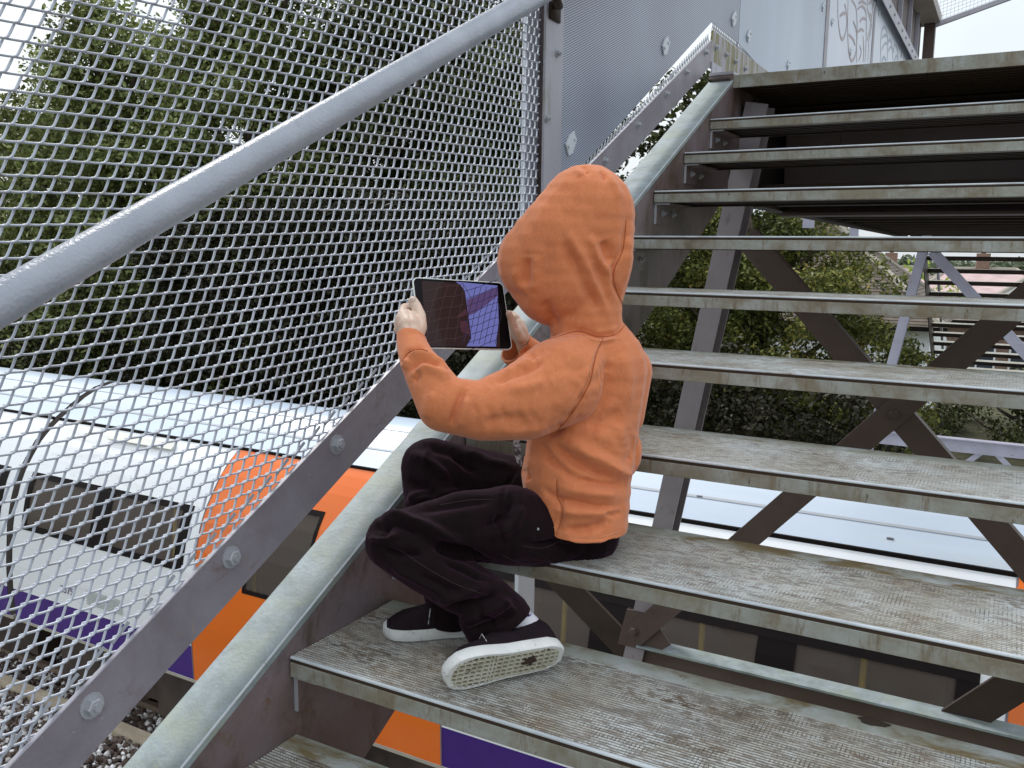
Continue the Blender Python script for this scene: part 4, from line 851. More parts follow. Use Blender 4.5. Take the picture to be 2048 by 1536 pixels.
# --- body: one continuous skin surface
LHAND = [[(824, 700, 1.525, 17), (822, 676, 1.548, 18), (820, 655, 1.565, 25), (812, 640, 1.585, 22)], [(820, 655, 1.565, 25), (808, 650, 1.59, 19)], [(822, 668, 1.555, 22), (808, 658, 1.585, 18)],
         [(832, 672, 1.555, 16), (841, 655, 1.568, 13.5), (840, 632, 1.588, 12.2), (832, 612, 1.603, 11), (826, 602, 1.606, 10)],
         [(806, 628, 1.60, 11), (809, 616, 1.635, 9.5), (828, 612, 1.655, 8.5), (848, 616, 1.662, 7.8)], [(801, 637, 1.60, 11), (806, 630, 1.645, 9.8), (828, 630, 1.664, 8.8), (852, 634, 1.668, 8)],
         [(798, 648, 1.595, 11), (803, 645, 1.64, 9.5), (824, 648, 1.662, 8.5), (846, 651, 1.666, 7.8)], [(797, 660, 1.59, 10), (804, 660, 1.63, 8.6), (822, 664, 1.655, 7.8), (838, 668, 1.66, 7)]]
RHAND = [[(1052, 705, 1.79, 15), (1045, 683, 1.775, 15), (1039, 665, 1.765, 18), (1037, 652, 1.772, 15)], [(1038, 668, 1.765, 16), (1033, 662, 1.78, 14)],
         [(1040, 674, 1.752, 12), (1029, 658, 1.735, 9), (1023, 641, 1.722, 8), (1018, 627, 1.712, 7)],
         [(1032, 638, 1.775, 9.5), (1024, 630, 1.79, 8.5), (1006, 628, 1.785, 7.6), (990, 632, 1.78, 7)], [(1034, 648, 1.785, 9.5), (1024, 643, 1.80, 8.5), (1004, 644, 1.79, 7.8), (986, 646, 1.785, 7)],
         [(1035, 660, 1.785, 9.5), (1026, 657, 1.80, 8.2), (1006, 660, 1.79, 7.4), (992, 662, 1.785, 6.8)], [(1036, 671, 1.78, 8.6), (1028, 670, 1.795, 7.4), (1010, 674, 1.785, 6.8), (999, 676, 1.78, 6.2)]]
BODY = [[(1188, 735, 1.63, 70), (1180, 830, 1.63, 72), (1155, 930, 1.64, 74), (1158, 1030, 1.64, 58)], [(1178, 700, 1.62, 38), (1160, 610, 1.61, 36)],
        [(1120, 760, 1.55, 58), (960, 818, 1.47, 34), (888, 808, 1.455, 31), (845, 735, 1.49, 22), (824, 700, 1.525, 17)],
        [(1235, 745, 1.71, 52), (1165, 815, 1.86, 32), (1100, 760, 1.84, 24), (1052, 705, 1.79, 15)],
        [(1110, 1055, 1.615, 46), (920, 1054, 1.535, 36), (792, 1084, 1.497, 30), (920, 1170, 1.49, 28), (1010, 1215, 1.49, 24), (1062, 1262, 1.50, 24)],
        [(1090, 1005, 1.70, 44), (960, 965, 1.735, 34), (866, 942, 1.72, 30), (870, 1060, 1.66, 26), (890, 1215, 1.615, 24), (900, 1250, 1.61, 22)],
        [H(0, .015, 0, .078)], [H(-.02, .02, 0, .078)], [H(.03, -.035, 0, .055), H(.045, -.075, 0, .028)], [H(.074, -.012, 0, .012), H(.088, -.028, 0, .011)], [H(.0, -.02, .072, .016)], [H(.0, -.02, -.072, .016)], [H(.055, -.02, .03, .026)], [H(.055, -.02, -.03, .026)], [H(.068, -.052, .012, .010), H(.068, -.052, -.012, .010)]]
me = sculpt(chains(BODY + LHAND + RHAND), .0019, 3)
fold(me, [([(815, 611), (818, 624), (823, 640)], -.0032, 2.2), ([(797, 640), (801, 630), (811, 619)], .0014, 4), ([(820, 622), (832, 622)], -.0007, 1.5), ([(822, 628), (834, 627)], -.0007, 1.5), ([(805, 645), (815, 665), (820, 680)], .0010, 3), ([(812, 642), (822, 660), (827, 676)], -.0009, 3), ([(800, 655), (808, 668), (814, 682)], -.0008, 3), ([(1029, 634), (1031, 648), (1036, 662)], -.0028, 2.4), ([(1040, 646), (1045, 660), (1048, 675)], -.0008, 2.5), ([(1034, 642), (1041, 644)], .0012, 3)])
person = mobj('person', me, skin, smooth=True)
tag(person, 'child in orange hooded top and dark corduroys sitting on a tread holding a tablet', 'person')
# nails, eyes, hair
nm = flat('finger_nail', (.72, .58, .52), .3)
tipn = W(826, 600, 1.5985); mb = chains([[(tipn, .0052)]]); mb.v = [tuple(tipn + (np.array(v) - tipn) * np.array([1, 1, 1.15])) for v in mb.v]; mb.build('thumb_nail', nm, person, smooth=True)
for s in (-1, 1):
    mb = chains([[H(.066, -.004, s * .030, .0125)]]); eo = mb.build('eye', flat('eye_white', (.8, .8, .78), .2), person, smooth=True); chains([[H(.0755, -.005, s * .030, .005)]]).build('iris', flat('iris', (.08, .05, .03), .1), eo, smooth=True)
me = sculpt(chains([[H(-.018, .028, 0, .082)], [H(-.03, -.01, 0, .078)], [H(.03, .058, .02, .040), H(.03, .058, -.025, .040)]]), .004, 4); mobj('hair', me, flat('brown_hair', (.09, .05, .025), .6), person, smooth=True)

# --- hooded sweatshirt
HOOD = [[(1172, 430, 1.60, 99), (1137, 480, 1.60, 104), (1082, 524, 1.615, 89)], [(1082, 524, 1.615, 89), (1108, 568, 1.61, 84)], [(1172, 430, 1.60, 99), (1180, 515, 1.60, 87), (1174, 598, 1.60, 71), (1172, 660, 1.61, 73)], [(1108, 568, 1.61, 84), (1165, 600, 1.61, 70)], [(1137, 480, 1.60, 104), (1140, 560, 1.60, 92)], [(1196, 352, 1.60, 22), (1180, 400, 1.6, 70)]]
TORSO = [[(1172, 665, 1.61, 70), (1192, 742, 1.625, 104), (1180, 830, 1.625, 103), (1162, 905, 1.625, 112), (1153, 950, 1.62, 111), (1158, 1010, 1.61, 102), (1163, 1080, 1.60, 92)], [(1245, 745, 1.70, 60), (1240, 830, 1.68, 50)], [(1225, 900, 1.65, 60), (1225, 905, 1.65, 60)]]
LARM = [[(1165, 715, 1.58, 62), (1120, 764, 1.54, 90), (1050, 802, 1.50, 78), (965, 822, 1.465, 60), (888, 808, 1.455, 56), (858, 757, 1.475, 46), (836, 722, 1.50, 37), (824, 692, 1.53, 31), (822, 655, 1.56, 31)]]
RARM = [[(1235, 742, 1.71, 66), (1165, 812, 1.86, 48), (1105, 765, 1.84, 42), (1066, 722, 1.805, 40), (1038, 702, 1.79, 38), (1018, 680, 1.775, 38)]]
me = sculpt(chains(HOOD + TORSO + LARM + RARM), .0024, 18)
HEM = np.array([(1000, 890), (1032, 935), (1038, 968), (1062, 1012), (1090, 1052), (1112, 1077), (1150, 1086), (1200, 1087), (1240, 1076), (1275, 1055)], float)
FOLDS = [([(1133, 458), (1173, 535), (1217, 624)], .0045, 8), ([(1123, 478), (1161, 548), (1198, 628)], -.005, 8), ([(1175, 468), (1200, 518), (1224, 557)], .005, 7), ([(1206, 478), (1216, 510), (1222, 530)], -.006, 9), ([(1188, 520), (1205, 570), (1222, 620)], -.003, 6),
    ([(1074, 504), (1071, 543), (1066, 590)], .005, 8), ([(1056, 512), (1054, 545), (1056, 575)], -.006, 8), ([(1030, 530), (1035, 560), (1060, 600)], .003, 9), ([(1085, 600), (1100, 630), (1112, 655)], -.005, 8), ([(1010, 590), (1040, 590), (1062, 600)], -.003, 8),
    ([(1252, 441), (1246, 498), (1227, 538), (1229, 567), (1244, 604), (1248, 620)], -.0065, 3.6), ([(1257, 470), (1255, 520), (1247, 570)], .004, 6), ([(1165, 331), (1172, 342), (1180, 345)], -.008, 4), ([(1203, 338), (1208, 350), (1210, 362)], -.009, 4), ([(1148, 333), (1160, 345), (1164, 356)], .003, 5), ([(1215, 345), (1228, 368), (1245, 400)], .003, 5),
    ([(1094, 680), (1130, 669), (1160, 662), (1197, 673), (1234, 667), (1259, 637)], -.0085, 4.2), ([(1160, 673), (1197, 683), (1238, 675)], .0035, 4), ([(1206, 676), (1192, 710), (1178, 769), (1142, 829), (1101, 874)], -.0032, 3), ([(1200, 680), (1186, 712), (1170, 769), (1134, 827)], .0018, 4),
    ([(1077, 881), (1097, 915), (1136, 948), (1155, 958)], -.0055, 5.5), ([(1097, 881), (1147, 921), (1194, 947), (1243, 960)], -.0085, 6), ([(1130, 880), (1175, 907), (1233, 936), (1270, 960)], .0085, 9), ([(1249, 972), (1204, 968), (1155, 960)], -.007, 5.5), ([(1120, 975), (1180, 986), (1240, 992)], .006, 8),
    ([(1085, 975), (1112, 997), (1155, 1005), (1194, 1014), (1236, 1013)], -.0125, 4.5), ([(1106, 1018), (1155, 1026), (1233, 1026)], .0055, 7), ([(1126, 1060), (1175, 1058), (1214, 1045)], -.006, 6), ([(1205, 1027), (1230, 1030), (1245, 1024)], -.005, 4), ([(1114, 958), (1114, 993), (1126, 1022), (1112, 1071)], -.0025, 3),
    ([(1046, 936), (1052, 952), (1057, 964)], -.009, 5), ([(1262, 930), (1270, 900), (1280, 870)], -.005, 8), ([(1180, 870), (1225, 880), (1262, 870)], .004, 11), ([(1170, 850), (1210, 845), (1245, 820)], -.004, 9), ([(1240, 700), (1256, 760), (1250, 820)], .004, 11), ([(1215, 740), (1212, 790), (1190, 850)], -.0035, 10), ([(1160, 780), (1195, 760), (1225, 720)], -.003, 9), ([(1112, 1078), (1150, 1088), (1200, 1089), (1240, 1078)], .003, 5),
    ([(807, 722), (816, 704), (838, 697), (856, 700)], -.006, 3.6), ([(811, 715), (828, 708), (852, 708), (881, 723), (897, 743)], .008, 5.5), ([(814, 748), (827, 731), (845, 722), (863, 725), (880, 738)], -.010, 4.2), ([(806, 738), (812, 728), (818, 718)], .006, 5), ([(830, 748), (850, 735), (880, 746), (900, 765)], .006, 6), ([(826, 765), (835, 752), (838, 740)], -.004, 4),
    ([(900, 857), (912, 820), (919, 800), (932, 771)], -.006, 5), ([(915, 860), (928, 822), (940, 790)], .004, 7), ([(850, 840), (862, 800), (870, 780)], .003, 8), ([(985, 768), (1015, 752), (1055, 738), (1092, 717)], -.006, 6), ([(1000, 752), (1040, 733), (1080, 708)], .005, 7), ([(1015, 780), (1055, 775), (1095, 760)], .004, 8), ([(1030, 700), (1060, 712), (1092, 700)], -.004, 5),
    ([(960, 850), (1010, 838), (1060, 842)], -.003, 9), ([(1000, 870), (1060, 865), (1100, 850)], .003, 8), ([(1095, 868), (1110, 862), (1130, 850)], -.006, 5), ([(1050, 690), (1062, 712), (1075, 725)], -.004, 5), ([(1110, 740), (1130, 790), (1118, 830)], .003, 14)]
fold(me, [(a, float(np.clip(b * (2.0 if b < 0 else 1.6), -.0019 * c, .0017 * c)), c) for a, b, c in FOLDS] + [([(1118 + i * 9, 700 + i * 30 + 8 * math.sin(i * 2)), (1150 + i * 8, 712 + i * 29), (1178 + i * 7, 702 + i * 28)], .0022 * (-1) ** i, 6) for i in range(5)] + [([(940 + i * 30, 800 + 6 * i), (955 + i * 30, 830 + 3 * i), (950 + i * 32, 862)], -.0022, 5) for i in range(5)] + [([(1215, 850 + i * 24), (1240, 858 + i * 23), (1268, 850 + i * 24)], .0024 * (-1) ** i, 5) for i in range(5)])
co, no = arrays(me); co = co + no * (noise3(co, 45, 1) * .0010 + noise3(co, 120, 4) * .0002)[:, None]; me.vertices.foreach_set('co', co.ravel()); me.update()
cL = W(823, 678, 1.545); aL = W(818, 640, 1.575) - W(828, 705, 1.52); aL = aL / np.linalg.norm(aL); aL = aL + .35 * RV; aL /= np.linalg.norm(aL)
cR = W(1031, 692, 1.783); aR = W(1024, 683, 1.776) - W(1054, 712, 1.80); aR /= np.linalg.norm(aR)
fcen = headc + fh * .095 - hup * .02
def test(co, no):
    x, y, z = px_of(co); hem = np.interp(x, HEM[:, 0], HEM[:, 1]); k = (y > hem) & (x > 995) & (y > 885)
    k |= (((co - cL) @ aL) > 0) & (np.linalg.norm(co - cL, axis=1) < .075); k |= (((co - cR) @ aR) > 0) & (np.linalg.norm(co - cR, axis=1) < .06)
    q = co - fcen; ax = q @ fh; rad = np.sqrt((((q @ hup) / .092) ** 2 + ((q @ hrt) / .070) ** 2)); k |= (ax > -.045) & (rad < 1) & ((no @ fh) > .25) & ((no * (co - CAM)).sum(1) > 0)
    return k
cut(me, test)
hood = mobj('sweatshirt', me, cloth, person, smooth=True); sm2 = hood.modifiers.new('smooth', 'SMOOTH'); sm2.iterations = 1; sm2.factor = .4
so3 = hood.modifiers.new('thick', 'SOLIDIFY'); so3.thickness = .0035; so3.offset = -1
from mathutils.bvhtree import BVHTree
def seams(me, lines, rad, name, m, parent, lift=.0004):
    bt_ = BVHTree.FromPolygons([v.co.copy() for v in me.vertices], [tuple(p.vertices) for p in me.polygons])
    for l in lines:
        P_ = []; 
        for i in range(len(l) - 1):
            a, b_, c_, d_ = [np.array(l[k], float) for k in (max(i - 1, 0), i, i + 1, min(i + 2, len(l) - 1))]
            for t in np.linspace(0, 1, 9, endpoint=(i == len(l) - 2)): P_.append(.5 * (2 * b_ + (c_ - a) * t + (2 * a - 5 * b_ + 4 * c_ - d_) * t * t + (3 * b_ - a - 3 * c_ + d_) * t ** 3))
        Q = []
        for x, y in P_:
            d = Vector(FV + RV * (x - 1024) / FPX + UV * (768 - y) / FPX).normalized(); loc, nn, ix, ds = bt_.ray_cast(Vector(CAM), d)
            if loc is not None and (not Q or (loc - Q[-1]).length < .03): Q.append(loc + nn * lift)
        if len(Q) > 3: MB().tube([np.array(q) for q in Q], rad, 6).build(name, m, parent, smooth=True)
thread = flat('darker_orange_seam', (.42, .12, .045), .9); thread_l = flat('pale_orange_stitch', (.74, .34, .18), .9)
seams(me, [[(1098, 679), (1130, 669), (1160, 662), (1197, 673), (1234, 667), (1256, 640)], [(1206, 677), (1192, 710), (1178, 769), (1142, 829), (1103, 872)], [(1252, 441), (1246, 498), (1229, 538), (1229, 567), (1243, 604), (1247, 618)], [(1114, 958), (1115, 993), (1126, 1022), (1113, 1069)], [(804, 724), (816, 706), (838, 699), (856, 702)]], .00085, 'seam', thread, hood)
seams(me, [[(1200, 683), (1186, 712), (1172, 769), (1137, 826)], [(1165, 671), (1197, 682), (1235, 676)], [(1070, 1008), (1092, 1038), (1120, 1064), (1150, 1073), (1200, 1074), (1240, 1063)]], .0005, 'stitching', thread_l, hood)
# printed patch at the front edge of the chest
pt = MB(); pp = [(1026, 880), (1040, 880), (1042, 905), (1045, 935), (1034, 925), (1028, 905)]
pt.poly([W(x, y, 1.57 + .0) for x, y in pp], FV * .003)
pt.build('chest_print', mat('print', [(.45, (.05, .03, .04)), (.6, (.55, .5, .55))], 90, .6), person)

# --- trousers
TR = [[(1150, 990, 1.645, 66), (1160, 1045, 1.645, 80), (1165, 1064, 1.635, 75)], [(1165, 1064, 1.635, 75), (1098, 1064, 1.615, 72), (1020, 1050, 1.56, 80), (920, 1052, 1.53, 67), (832, 1070, 1.50, 58), (784, 1083, 1.49, 56)],
      [(784, 1083, 1.49, 56), (850, 1128, 1.485, 58), (920, 1170, 1.485, 56), (980, 1203, 1.485, 50), (1008, 1235, 1.487, 54), (1030, 1262, 1.49, 50)], [(985, 1215, 1.485, 48), (955, 1240, 1.485, 38), (965, 1262, 1.487, 36)],
      [(1130, 1010, 1.68, 80), (1060, 985, 1.71, 66), (960, 958, 1.735, 60), (862, 937, 1.72, 62)], [(862, 937, 1.72, 62), (866, 1060, 1.66, 50), (888, 1170, 1.625, 46), (900, 1222, 1.612, 44), (905, 1250, 1.608, 42)]]
me = sculpt(chains(TR), .0028, 11)
TF = [([(1035, 940), (1010, 975), (995, 1040), (1010, 1090)], -.003, 3), ([(1040, 1085), (1085, 1090), (1130, 1075)], -.003, 3), ([(1060, 1110), (1110, 1120), (1170, 1100)], .003, 4), ([(750, 1020), (775, 1050), (770, 1090)], -.004, 5), ([(735, 1075), (760, 1080), (800, 1070)], .004, 4), ([(880, 1120), (930, 1140), (975, 1165)], -.005, 5), ([(830, 1150), (890, 1175), (940, 1195)], -.004, 5), ([(955, 1215), (975, 1240), (990, 1262)], -.004, 4), ([(1000, 1195), (1015, 1215), (1035, 1225)], .004, 4), ([(845, 875), (855, 900), (850, 940)], .004, 5), ([(900, 890), (930, 930), (960, 950)], -.005, 5), ([(815, 1000), (840, 985), (870, 980)], .004, 5), ([(737, 1046), (782, 1028), (855, 1052), (942, 1096)], .006, 7), ([(745, 1060), (790, 1046), (850, 1072)], -.005, 6), ([(760, 1095), (800, 1110), (850, 1105)], -.006, 6), ([(800, 1010), (880, 990), (960, 975)], .004, 6), ([(830, 1022), (900, 1010), (990, 1000)], -.004, 7), ([(1000, 1150), (940, 1110), (860, 1085)], -.010, 8),
      ([(870, 1200), (930, 1190), (985, 1170)], .006, 7), ([(890, 1215), (950, 1205), (1000, 1185)], -.007, 6), ([(920, 1240), (970, 1225), (1030, 1200)], .006, 6), ([(935, 1262), (985, 1245), (1035, 1225)], -.005, 5), ([(960, 1060), (1010, 1030), (1025, 985)], -.007, 7), ([(990, 1075), (1030, 1050), (1050, 1010)], .005, 7),
      ([(820, 905), (860, 925), (900, 960)], .005, 7), ([(840, 890), (900, 905), (960, 935)], -.004, 7), ([(810, 960), (850, 975), (880, 1000)], -.006, 7), ([(920, 900), (980, 925), (1030, 935)], .004, 6), ([(1060, 1100), (1110, 1085), (1160, 1105)], -.004, 6), ([(780, 1130), (850, 1165), (900, 1190)], .004, 6)]
fold(me, [(a, b * 2.3, c) for a, b, c in TF])
co, no = arrays(me); co = co + no * (noise3(co, 60, 2) * .0018)[:, None]; me.vertices.foreach_set('co', co.ravel()); me.update()
hL = W(1012, 1250, 1.487); nL = RV * .50 - UV * .80 + FV * .1; nL /= np.linalg.norm(nL); hR = W(900, 1236, 1.61)
def test2(co, no):
    k = (((co - hL) @ nL) > 0) & (np.linalg.norm(co - hL, axis=1) < .085); k |= (co[:, 2] < hR[2] - .012) & (np.linalg.norm(co - hR, axis=1) < .08); return k
cut(me, test2)
trs = mobj('trousers', me, cord, person, smooth=True); s3 = trs.modifiers.new('thick', 'SOLIDIFY'); s3.thickness = .003; s3.offset = -1
seams(me, [[(1030, 960), (1012, 990), (1003, 1030), (1012, 1070)], [(1045, 1092), (1085, 1096), (1125, 1080), (1140, 1072)], [(1005, 1110), (1050, 1128), (1100, 1122)], [(800, 1100), (860, 1140), (920, 1172), (975, 1190)], [(935, 1255), (985, 1236), (1026, 1208)], [(880, 1010), (940, 1000), (990, 1000)]], .0006, 'seam', flat('trouser_seam', (.035, .018, .024), .8), trs)

for px, py, nm2 in ((1076, 1057, 'stud'),):
    dgv = px_of(arrays(me)[0]); k_ = np.hypot(dgv[0] - px, dgv[1] - py) + (dgv[2] - dgv[2].min()) * 60; i_ = int(np.argmin(k_)); cc = arrays(me)[0][i_]; nn_ = arrays(me)[1][i_]
    mb = MB(); mb.tube([cc, cc + nn_ * .0015], .0022, 12); mb.build(nm2, bolt_m, person)

# --- shoes
canvas = mat('dark_canvas', [(.3, (.010, .0055, .008)), (.7, (.018, .010, .015))], 40, .8, bump=.5, bscale=300, spec=.2)
rub = mat('scuffed_white_rubber', [(.3, (.58, .60, .58)), (.6, (.80, .82, .82))], 14, .5, stain=((.35, .35, .33), 40, .60, .70, (1, 1, 1)))
sole_dk = mat('dark_sole_recess', [(.3, (.08, .06, .03)), (.7, (.20, .165, .10))], 30, .8)  # recessed plate is darker than the raised bars
solem = mat('worn_sole', [(.3, (.46, .44, .34)), (.7, (.66, .65, .56))], 22, .6, bump=.4, bscale=150, stain=((.20, .16, .09), 18, .55, .7, (1, 1, 1)))
def shoe(name, origin, t, up, L_=.222, Wd=.082, parent=person, flip=1):
    t = np.array(t, float); t /= np.linalg.norm(t); up = np.array(up, float); up -= t * (up @ t); up /= np.linalg.norm(up); y = np.cross(up, t); M = lambda a: origin + t * a[0] + y * a[1] * flip + up * a[2]
    def wid(u): 
        return np.interp(u, [0, .04, .12, .3, .5, .68, .82, .92, .975, 1.0], [.30, .55, .74, .78, .80, .96, 1.0, .84, .52, .18]) * Wd / 2
    us = np.concatenate([[0], .5 - .5 * np.cos(np.linspace(.15, math.pi - .12, 26)), [1]])
    def outline(off=0, k=1): 
        A = [(u * L_ * k, wid(u) + off) for u in us]; B_ = [(u * L_ * k, -wid(u) - off) for u in us[::-1]]; return A + B_
    mb = MB(); o_ = outline(); n = len(o_)
    cx = L_ / 2
    def ring(z, s, dz=0): return [M((cx + (a - cx) * s, b_ * s, z + (.010 * max(0, (a / L_ - .8)) ** 1 * 2 if dz else 0))) for a, b_ in o_]
    rings = [ring(.003, .955), ring(.0, .975), ring(.002, 1.0), ring(.010, 1.012), ring(.0195, 1.0), ring(.0212, .975), ring(.0212, .90)]
    vs = [p for r in rings for p in r]; fs = [(i * n + j, i * n + (j + 1) % n, (i + 1) * n + (j + 1) % n, (i + 1) * n + j) for i in range(len(rings) - 1) for j in range(n)]
    if flip > 0: fs = [f[::-1] for f in fs]
    mb.add(vs, fs); upn = MB()
    # upper: rings across the foot
    secs = []
    for u in np.concatenate([[.02], np.linspace(.06, .97, 22)]):
        wv = wid(u) * .95; h = np.interp(u, [0, .06, .15, .3, .42, .55, .7, .85, .97], [.070, .080, .076, .066, .075, .064, .050, .042, .024])
        secs.append([M((u * L_, wv * math.cos(a) * (1 - .25 * max(0, math.sin(a)) * (1 if u < .5 else .4)), .018 + (h - .018) * max(0, math.sin(a)) ** .8)) for a in np.linspace(0, math.pi, 13)])
    k = 13; vs = [p for s_ in secs for p in s_]; fs = [(i * k + j, i * k + j + 1, (i + 1) * k + j + 1, (i + 1) * k + j) for i in range(len(secs) - 1) for j in range(k - 1)] + [tuple(range(k)), tuple((len(secs) - 1) * k + j for j in range(k))[::-1]]
    if flip > 0: fs = [f[::-1] for f in fs]
    so_ = upn.add(vs, fs).build(name, canvas, parent, smooth=True)
    mb.build('foxing_band', rub, so_, smooth=True)
    # tread of the sole: recessed plate with raised bars
    bt = MB(); bt.add([M((cx + (a - cx) * .93, b_ * .90, .0035)) for a, b_ in o_], [tuple(range(n))]); sb = bt.build('sole', sole_dk, so_)
    tb = MB()
    def inside(a): return np.interp(a / L_, us, [wid(u) for u in us]) * .86
    a = .016
    while a < L_ - .012:
        w_ = inside(a); tb.bar(M((a, -w_, .0015)), M((a, w_, .0015)), .0026, .004, up); a += .0105 if not (.55 < a / L_ < .64) else .0062
    for b_ in np.arange(-.033, .034, .0095):
        aa = [a for a in np.linspace(.01, L_ - .01, 60) if inside(a) > abs(b_) + .001 and not (.44 < a / L_ < .50)]
        if len(aa) > 3: tb.bar(M((aa[0], b_, .0015)), M((aa[-1], b_, .0015)), .0024, .0038, up)
    tb.build('sole_tread', rub if False else solem, so_)
    rim = MB(); rim.add([M((cx + (a - cx) * s, b_ * (s - .02 if s < .96 else s), z)) for s, z in ((.975, .0), (.90, .0), (.90, .0034)) for a, b_ in o_], [(i * n + j, i * n + (j + 1) % n, (i + 1) * n + (j + 1) % n, (i + 1) * n + j)[::(1 if flip > 0 else -1)] for i in range(2) for j in range(n)])
    rim.build('sole_rim', rub, so_)
    dk = MB(); c_ = (.30 * L_, .004); dk.poly([M((c_[0] + x_ * .013, c_[1] + y_ * .013, -.0012)) for x_, y_ in ((-1, -.2), (-.4, -.5), (-.3, -1), (.2, -.6), (1, -.5), (.7, .1), (1, .6), (.2, .5), (-.2, 1), (-.6, .4))], up * .002); dk.build('worn_hole', flat('dark_worn_hole', (.05, .03, .02), .9), so_)
    st_ = MB(); st_.tube([M((.64 * L_, wid(.64) * .9, .03)), M((.62 * L_, wid(.6) * .55, .056)), M((.61 * L_, 0, .064)), M((.62 * L_, -wid(.6) * .55, .056)), M((.64 * L_, -wid(.64) * .9, .03))], .0007, 5); st_.build('stitching', rub, so_)
    return so_
hp_ = plane(1104, 1344, 2, .1505); tp_ = plane(896, 1386, 2, .1505); tL = tp_ - hp_; LL = float(np.linalg.norm(tL)) + .022; tLn = tL / np.linalg.norm(tL)
up_l = np.array([-.80, .40, .42]); up_l -= tLn * (up_l @ tLn); upn_ = up_l / np.linalg.norm(up_l); yl = np.cross(upn_, tLn)
shoe('shoe', hp_ - tLn * .012 + yl * .0375, tLn, upn_, LL, .077)
tR = np.array([-.80, -.60, 0.]); shoe('shoe', np.array([.262, .565, RR + .0008]), tR, (0, 0, 1), .222, .076)
sk = chains([[(1030, 1232, 1.495, 27), (1052, 1256, 1.503, 31)]]); sk.build('sock', mat('white_blue_sock', [(.40, (.16, .18, .38)), (.46, (.72, .72, .80))], 40, .8, stretch=(.2, .2, 3)), person, smooth=True)

# ================================================================ TABLET
a_ = W(831, 626, 1.625); b_ = W(1014, 633, 1.72); tx = b_ - a_; TW = float(np.linalg.norm(tx)); tx /= TW; ty = W(829, 560, 1.63) - W(842, 690, 1.60); ty -= tx * (ty @ tx); ty /= np.linalg.norm(ty); tz = np.cross(tx, ty); TC = (a_ + b_) / 2; TH = .1385
tab = tag(empty('tablet', tuple(TC)), 'black and silver tablet computer held up in both hands showing the train through mesh', 'tablet')
tab.rotation_euler = Matrix([(float(tx[i]), float(ty[i]), float(tz[i])) for i in range(3)]).to_euler()
def rrect(w_, h_, r_, z, k=7):
    P = []
    for cx_, cy_, a0 in ((w_ / 2 - r_, h_ / 2 - r_, 0), (-w_ / 2 + r_, h_ / 2 - r_, 90), (-w_ / 2 + r_, -h_ / 2 + r_, 180), (w_ / 2 - r_, -h_ / 2 + r_, 270)):
        for i in range(k): a = math.radians(a0 + 90 * i / (k - 1)); P.append((cx_ + r_ * math.cos(a), cy_ + r_ * math.sin(a), z))
    return P
def slabr(mb, layers):
    n = len(layers[0]); vs = [p for l in layers for p in l]; fs = [(i * n + j, i * n + (j + 1) % n, (i + 1) * n + (j + 1) % n, (i + 1) * n + j) for i in range(len(layers) - 1) for j in range(n)]
    mb.add(vs, fs + [tuple(range(n))[::-1], tuple((len(layers) - 1) * n + j for j in range(n))])
mb = MB(); slabr(mb, [rrect(TW - .010, TH - .010, .008, -.0040), rrect(TW - .003, TH - .003, .010, -.0028), rrect(TW, TH, .011, .0005), rrect(TW, TH, .011, .0026), rrect(TW - .002, TH - .002, .010, .0034)]); mb.build('case', flat('silver_aluminium', (.80, .84, .83), .35, .2), tab)
mb = MB(); slabr(mb, [rrect(TW - .0045, TH - .0045, .009, .0033), rrect(TW - .0045, TH - .0045, .009, .0042)])
gl = flat('black_front_glass', (.006, .005, .006), .06); mb.build('front_glass', gl, tab)
gl.node_tree.nodes['Principled BSDF'].inputs['Specular IOR Level'].default_value = .12
def emat(name, c, s=1.0):
    m = bpy.data.materials.new(name); m.use_nodes = True; b = m.node_tree.nodes['Principled BSDF']; b.inputs['Base Color'].default_value = (0.01, .01, .01, 1); b.inputs['Roughness'].default_value = .1; b.inputs['Specular IOR Level'].default_value = .12; b.inputs['Emission Color'].default_value = (*c, 1); b.inputs['Emission Strength'].default_value = s; return m
def tl(px, py):     # photograph position -> tablet face coordinates
    d = FV + RV * (px - 1024) / FPX + UV * (768 - py) / FPX; P_ = CAM + ((TC + tz * .0044 - CAM) @ tz) / (d @ tz) * d - TC; return (P_ @ tx, P_ @ ty)
def zc(l): return [tl(740 + a / 5.689, 530 + b / 5.689) for a, b in l]
def patch(mb, pts, z): mb.poly([(a, b, z) for a, b in pts], (0, 0, .0002))
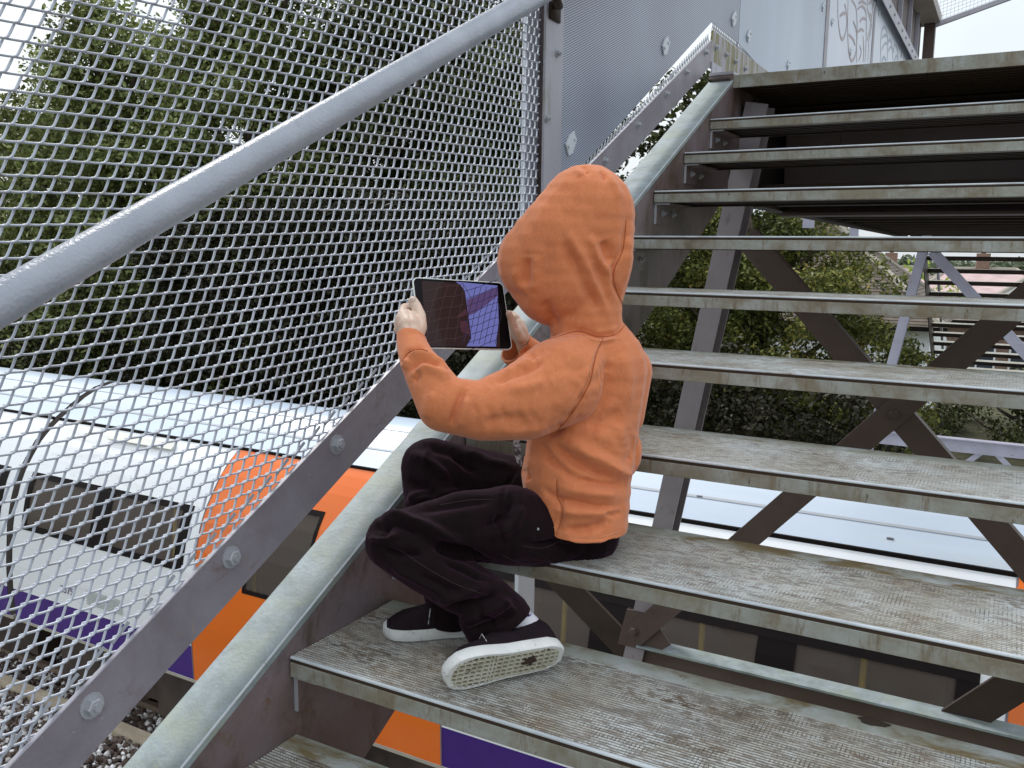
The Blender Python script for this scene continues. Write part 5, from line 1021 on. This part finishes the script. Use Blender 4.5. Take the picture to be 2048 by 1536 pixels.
mb = MB(); patch(mb, zc([(590, 180), (610, 520), (640, 925), (1480, 935), (1470, 640), (1448, 232)]), .0044); scr = mb.build('screen', emat('screen_dark_brown', (.020, .009, .010)), tab)
mb = MB(); patch(mb, zc([(975, 190), (1448, 236), (1462, 640), (1432, 928), (1098, 925), (1152, 835), (1128, 640), (1112, 540), (1095, 400), (1075, 290), (1030, 230)]), .0047); mb.build('picture_train', emat('screen_blue', (.12, .13, .36)), scr)
mb = MB(); patch(mb, zc([(1100, 400), (1450, 250), (1455, 350), (1340, 440), (1200, 545), (1115, 580)]), .0050); mb.build('picture_window', emat('screen_purple', (.075, .045, .13)), scr)
mb = MB()
for l in ([(985, 590), (1085, 500), (1110, 560), (1010, 600)], [(1020, 640), (1110, 640), (1140, 800), (1040, 760)]): patch(mb, zc(l), .0046)
mb.build('picture_shape', emat('screen_maroon', (.055, .018, .03)), scr)
mb = MB()
def sline(l, w_=.0009, z=.0054):
    P_ = zc(l)
    for p, q in zip(P_, P_[1:]): mb.bar((*p, z), (*q, z), .0002, w_, (0 if True else 0, 0, 1)) if False else mb.bar((p[0], p[1], z), (q[0], q[1], z), w_, .0002, (0, 0, 1))
for k in range(9):
    y = 240 + k * 85; sline([(1080 + 20 * math.sin(k), y + 60), (1180, y + 30), (1260, y + 5), (1340, y - 35), (1450, y - 70)], .0011)
for k in range(7):
    x = 1090 + k * 62; sline([(x + 110, 250), (x + 70, 420), (x + 30, 560), (x, 720), (x - 40, 900)] if x + 110 < 1450 else [(1450, 300 + 40 * (k - 3)), (x + 30, 560), (x, 720), (x - 40, 900)], .0010)
mb.build('picture_mesh', emat('screen_mesh_dark', (.020, .016, .045)), scr)
mb = MB()
for k in range(6):
    y = 300 + k * 120; sline([(600, y), (700, y - 15), (790, y - 40), (870, y - 60), (960, y - 60), (1060, y - 90)], .0011)
for k in range(5):
    x = 720 + k * 110; sline([(min(x + 60, 1060), 220), (x, 400), (x - 30, 520), (x - 60, 700), (x - 90, 880)], .0010)
mb.build('picture_mesh', emat('screen_mesh_brown', (.050, .026, .026)), scr)
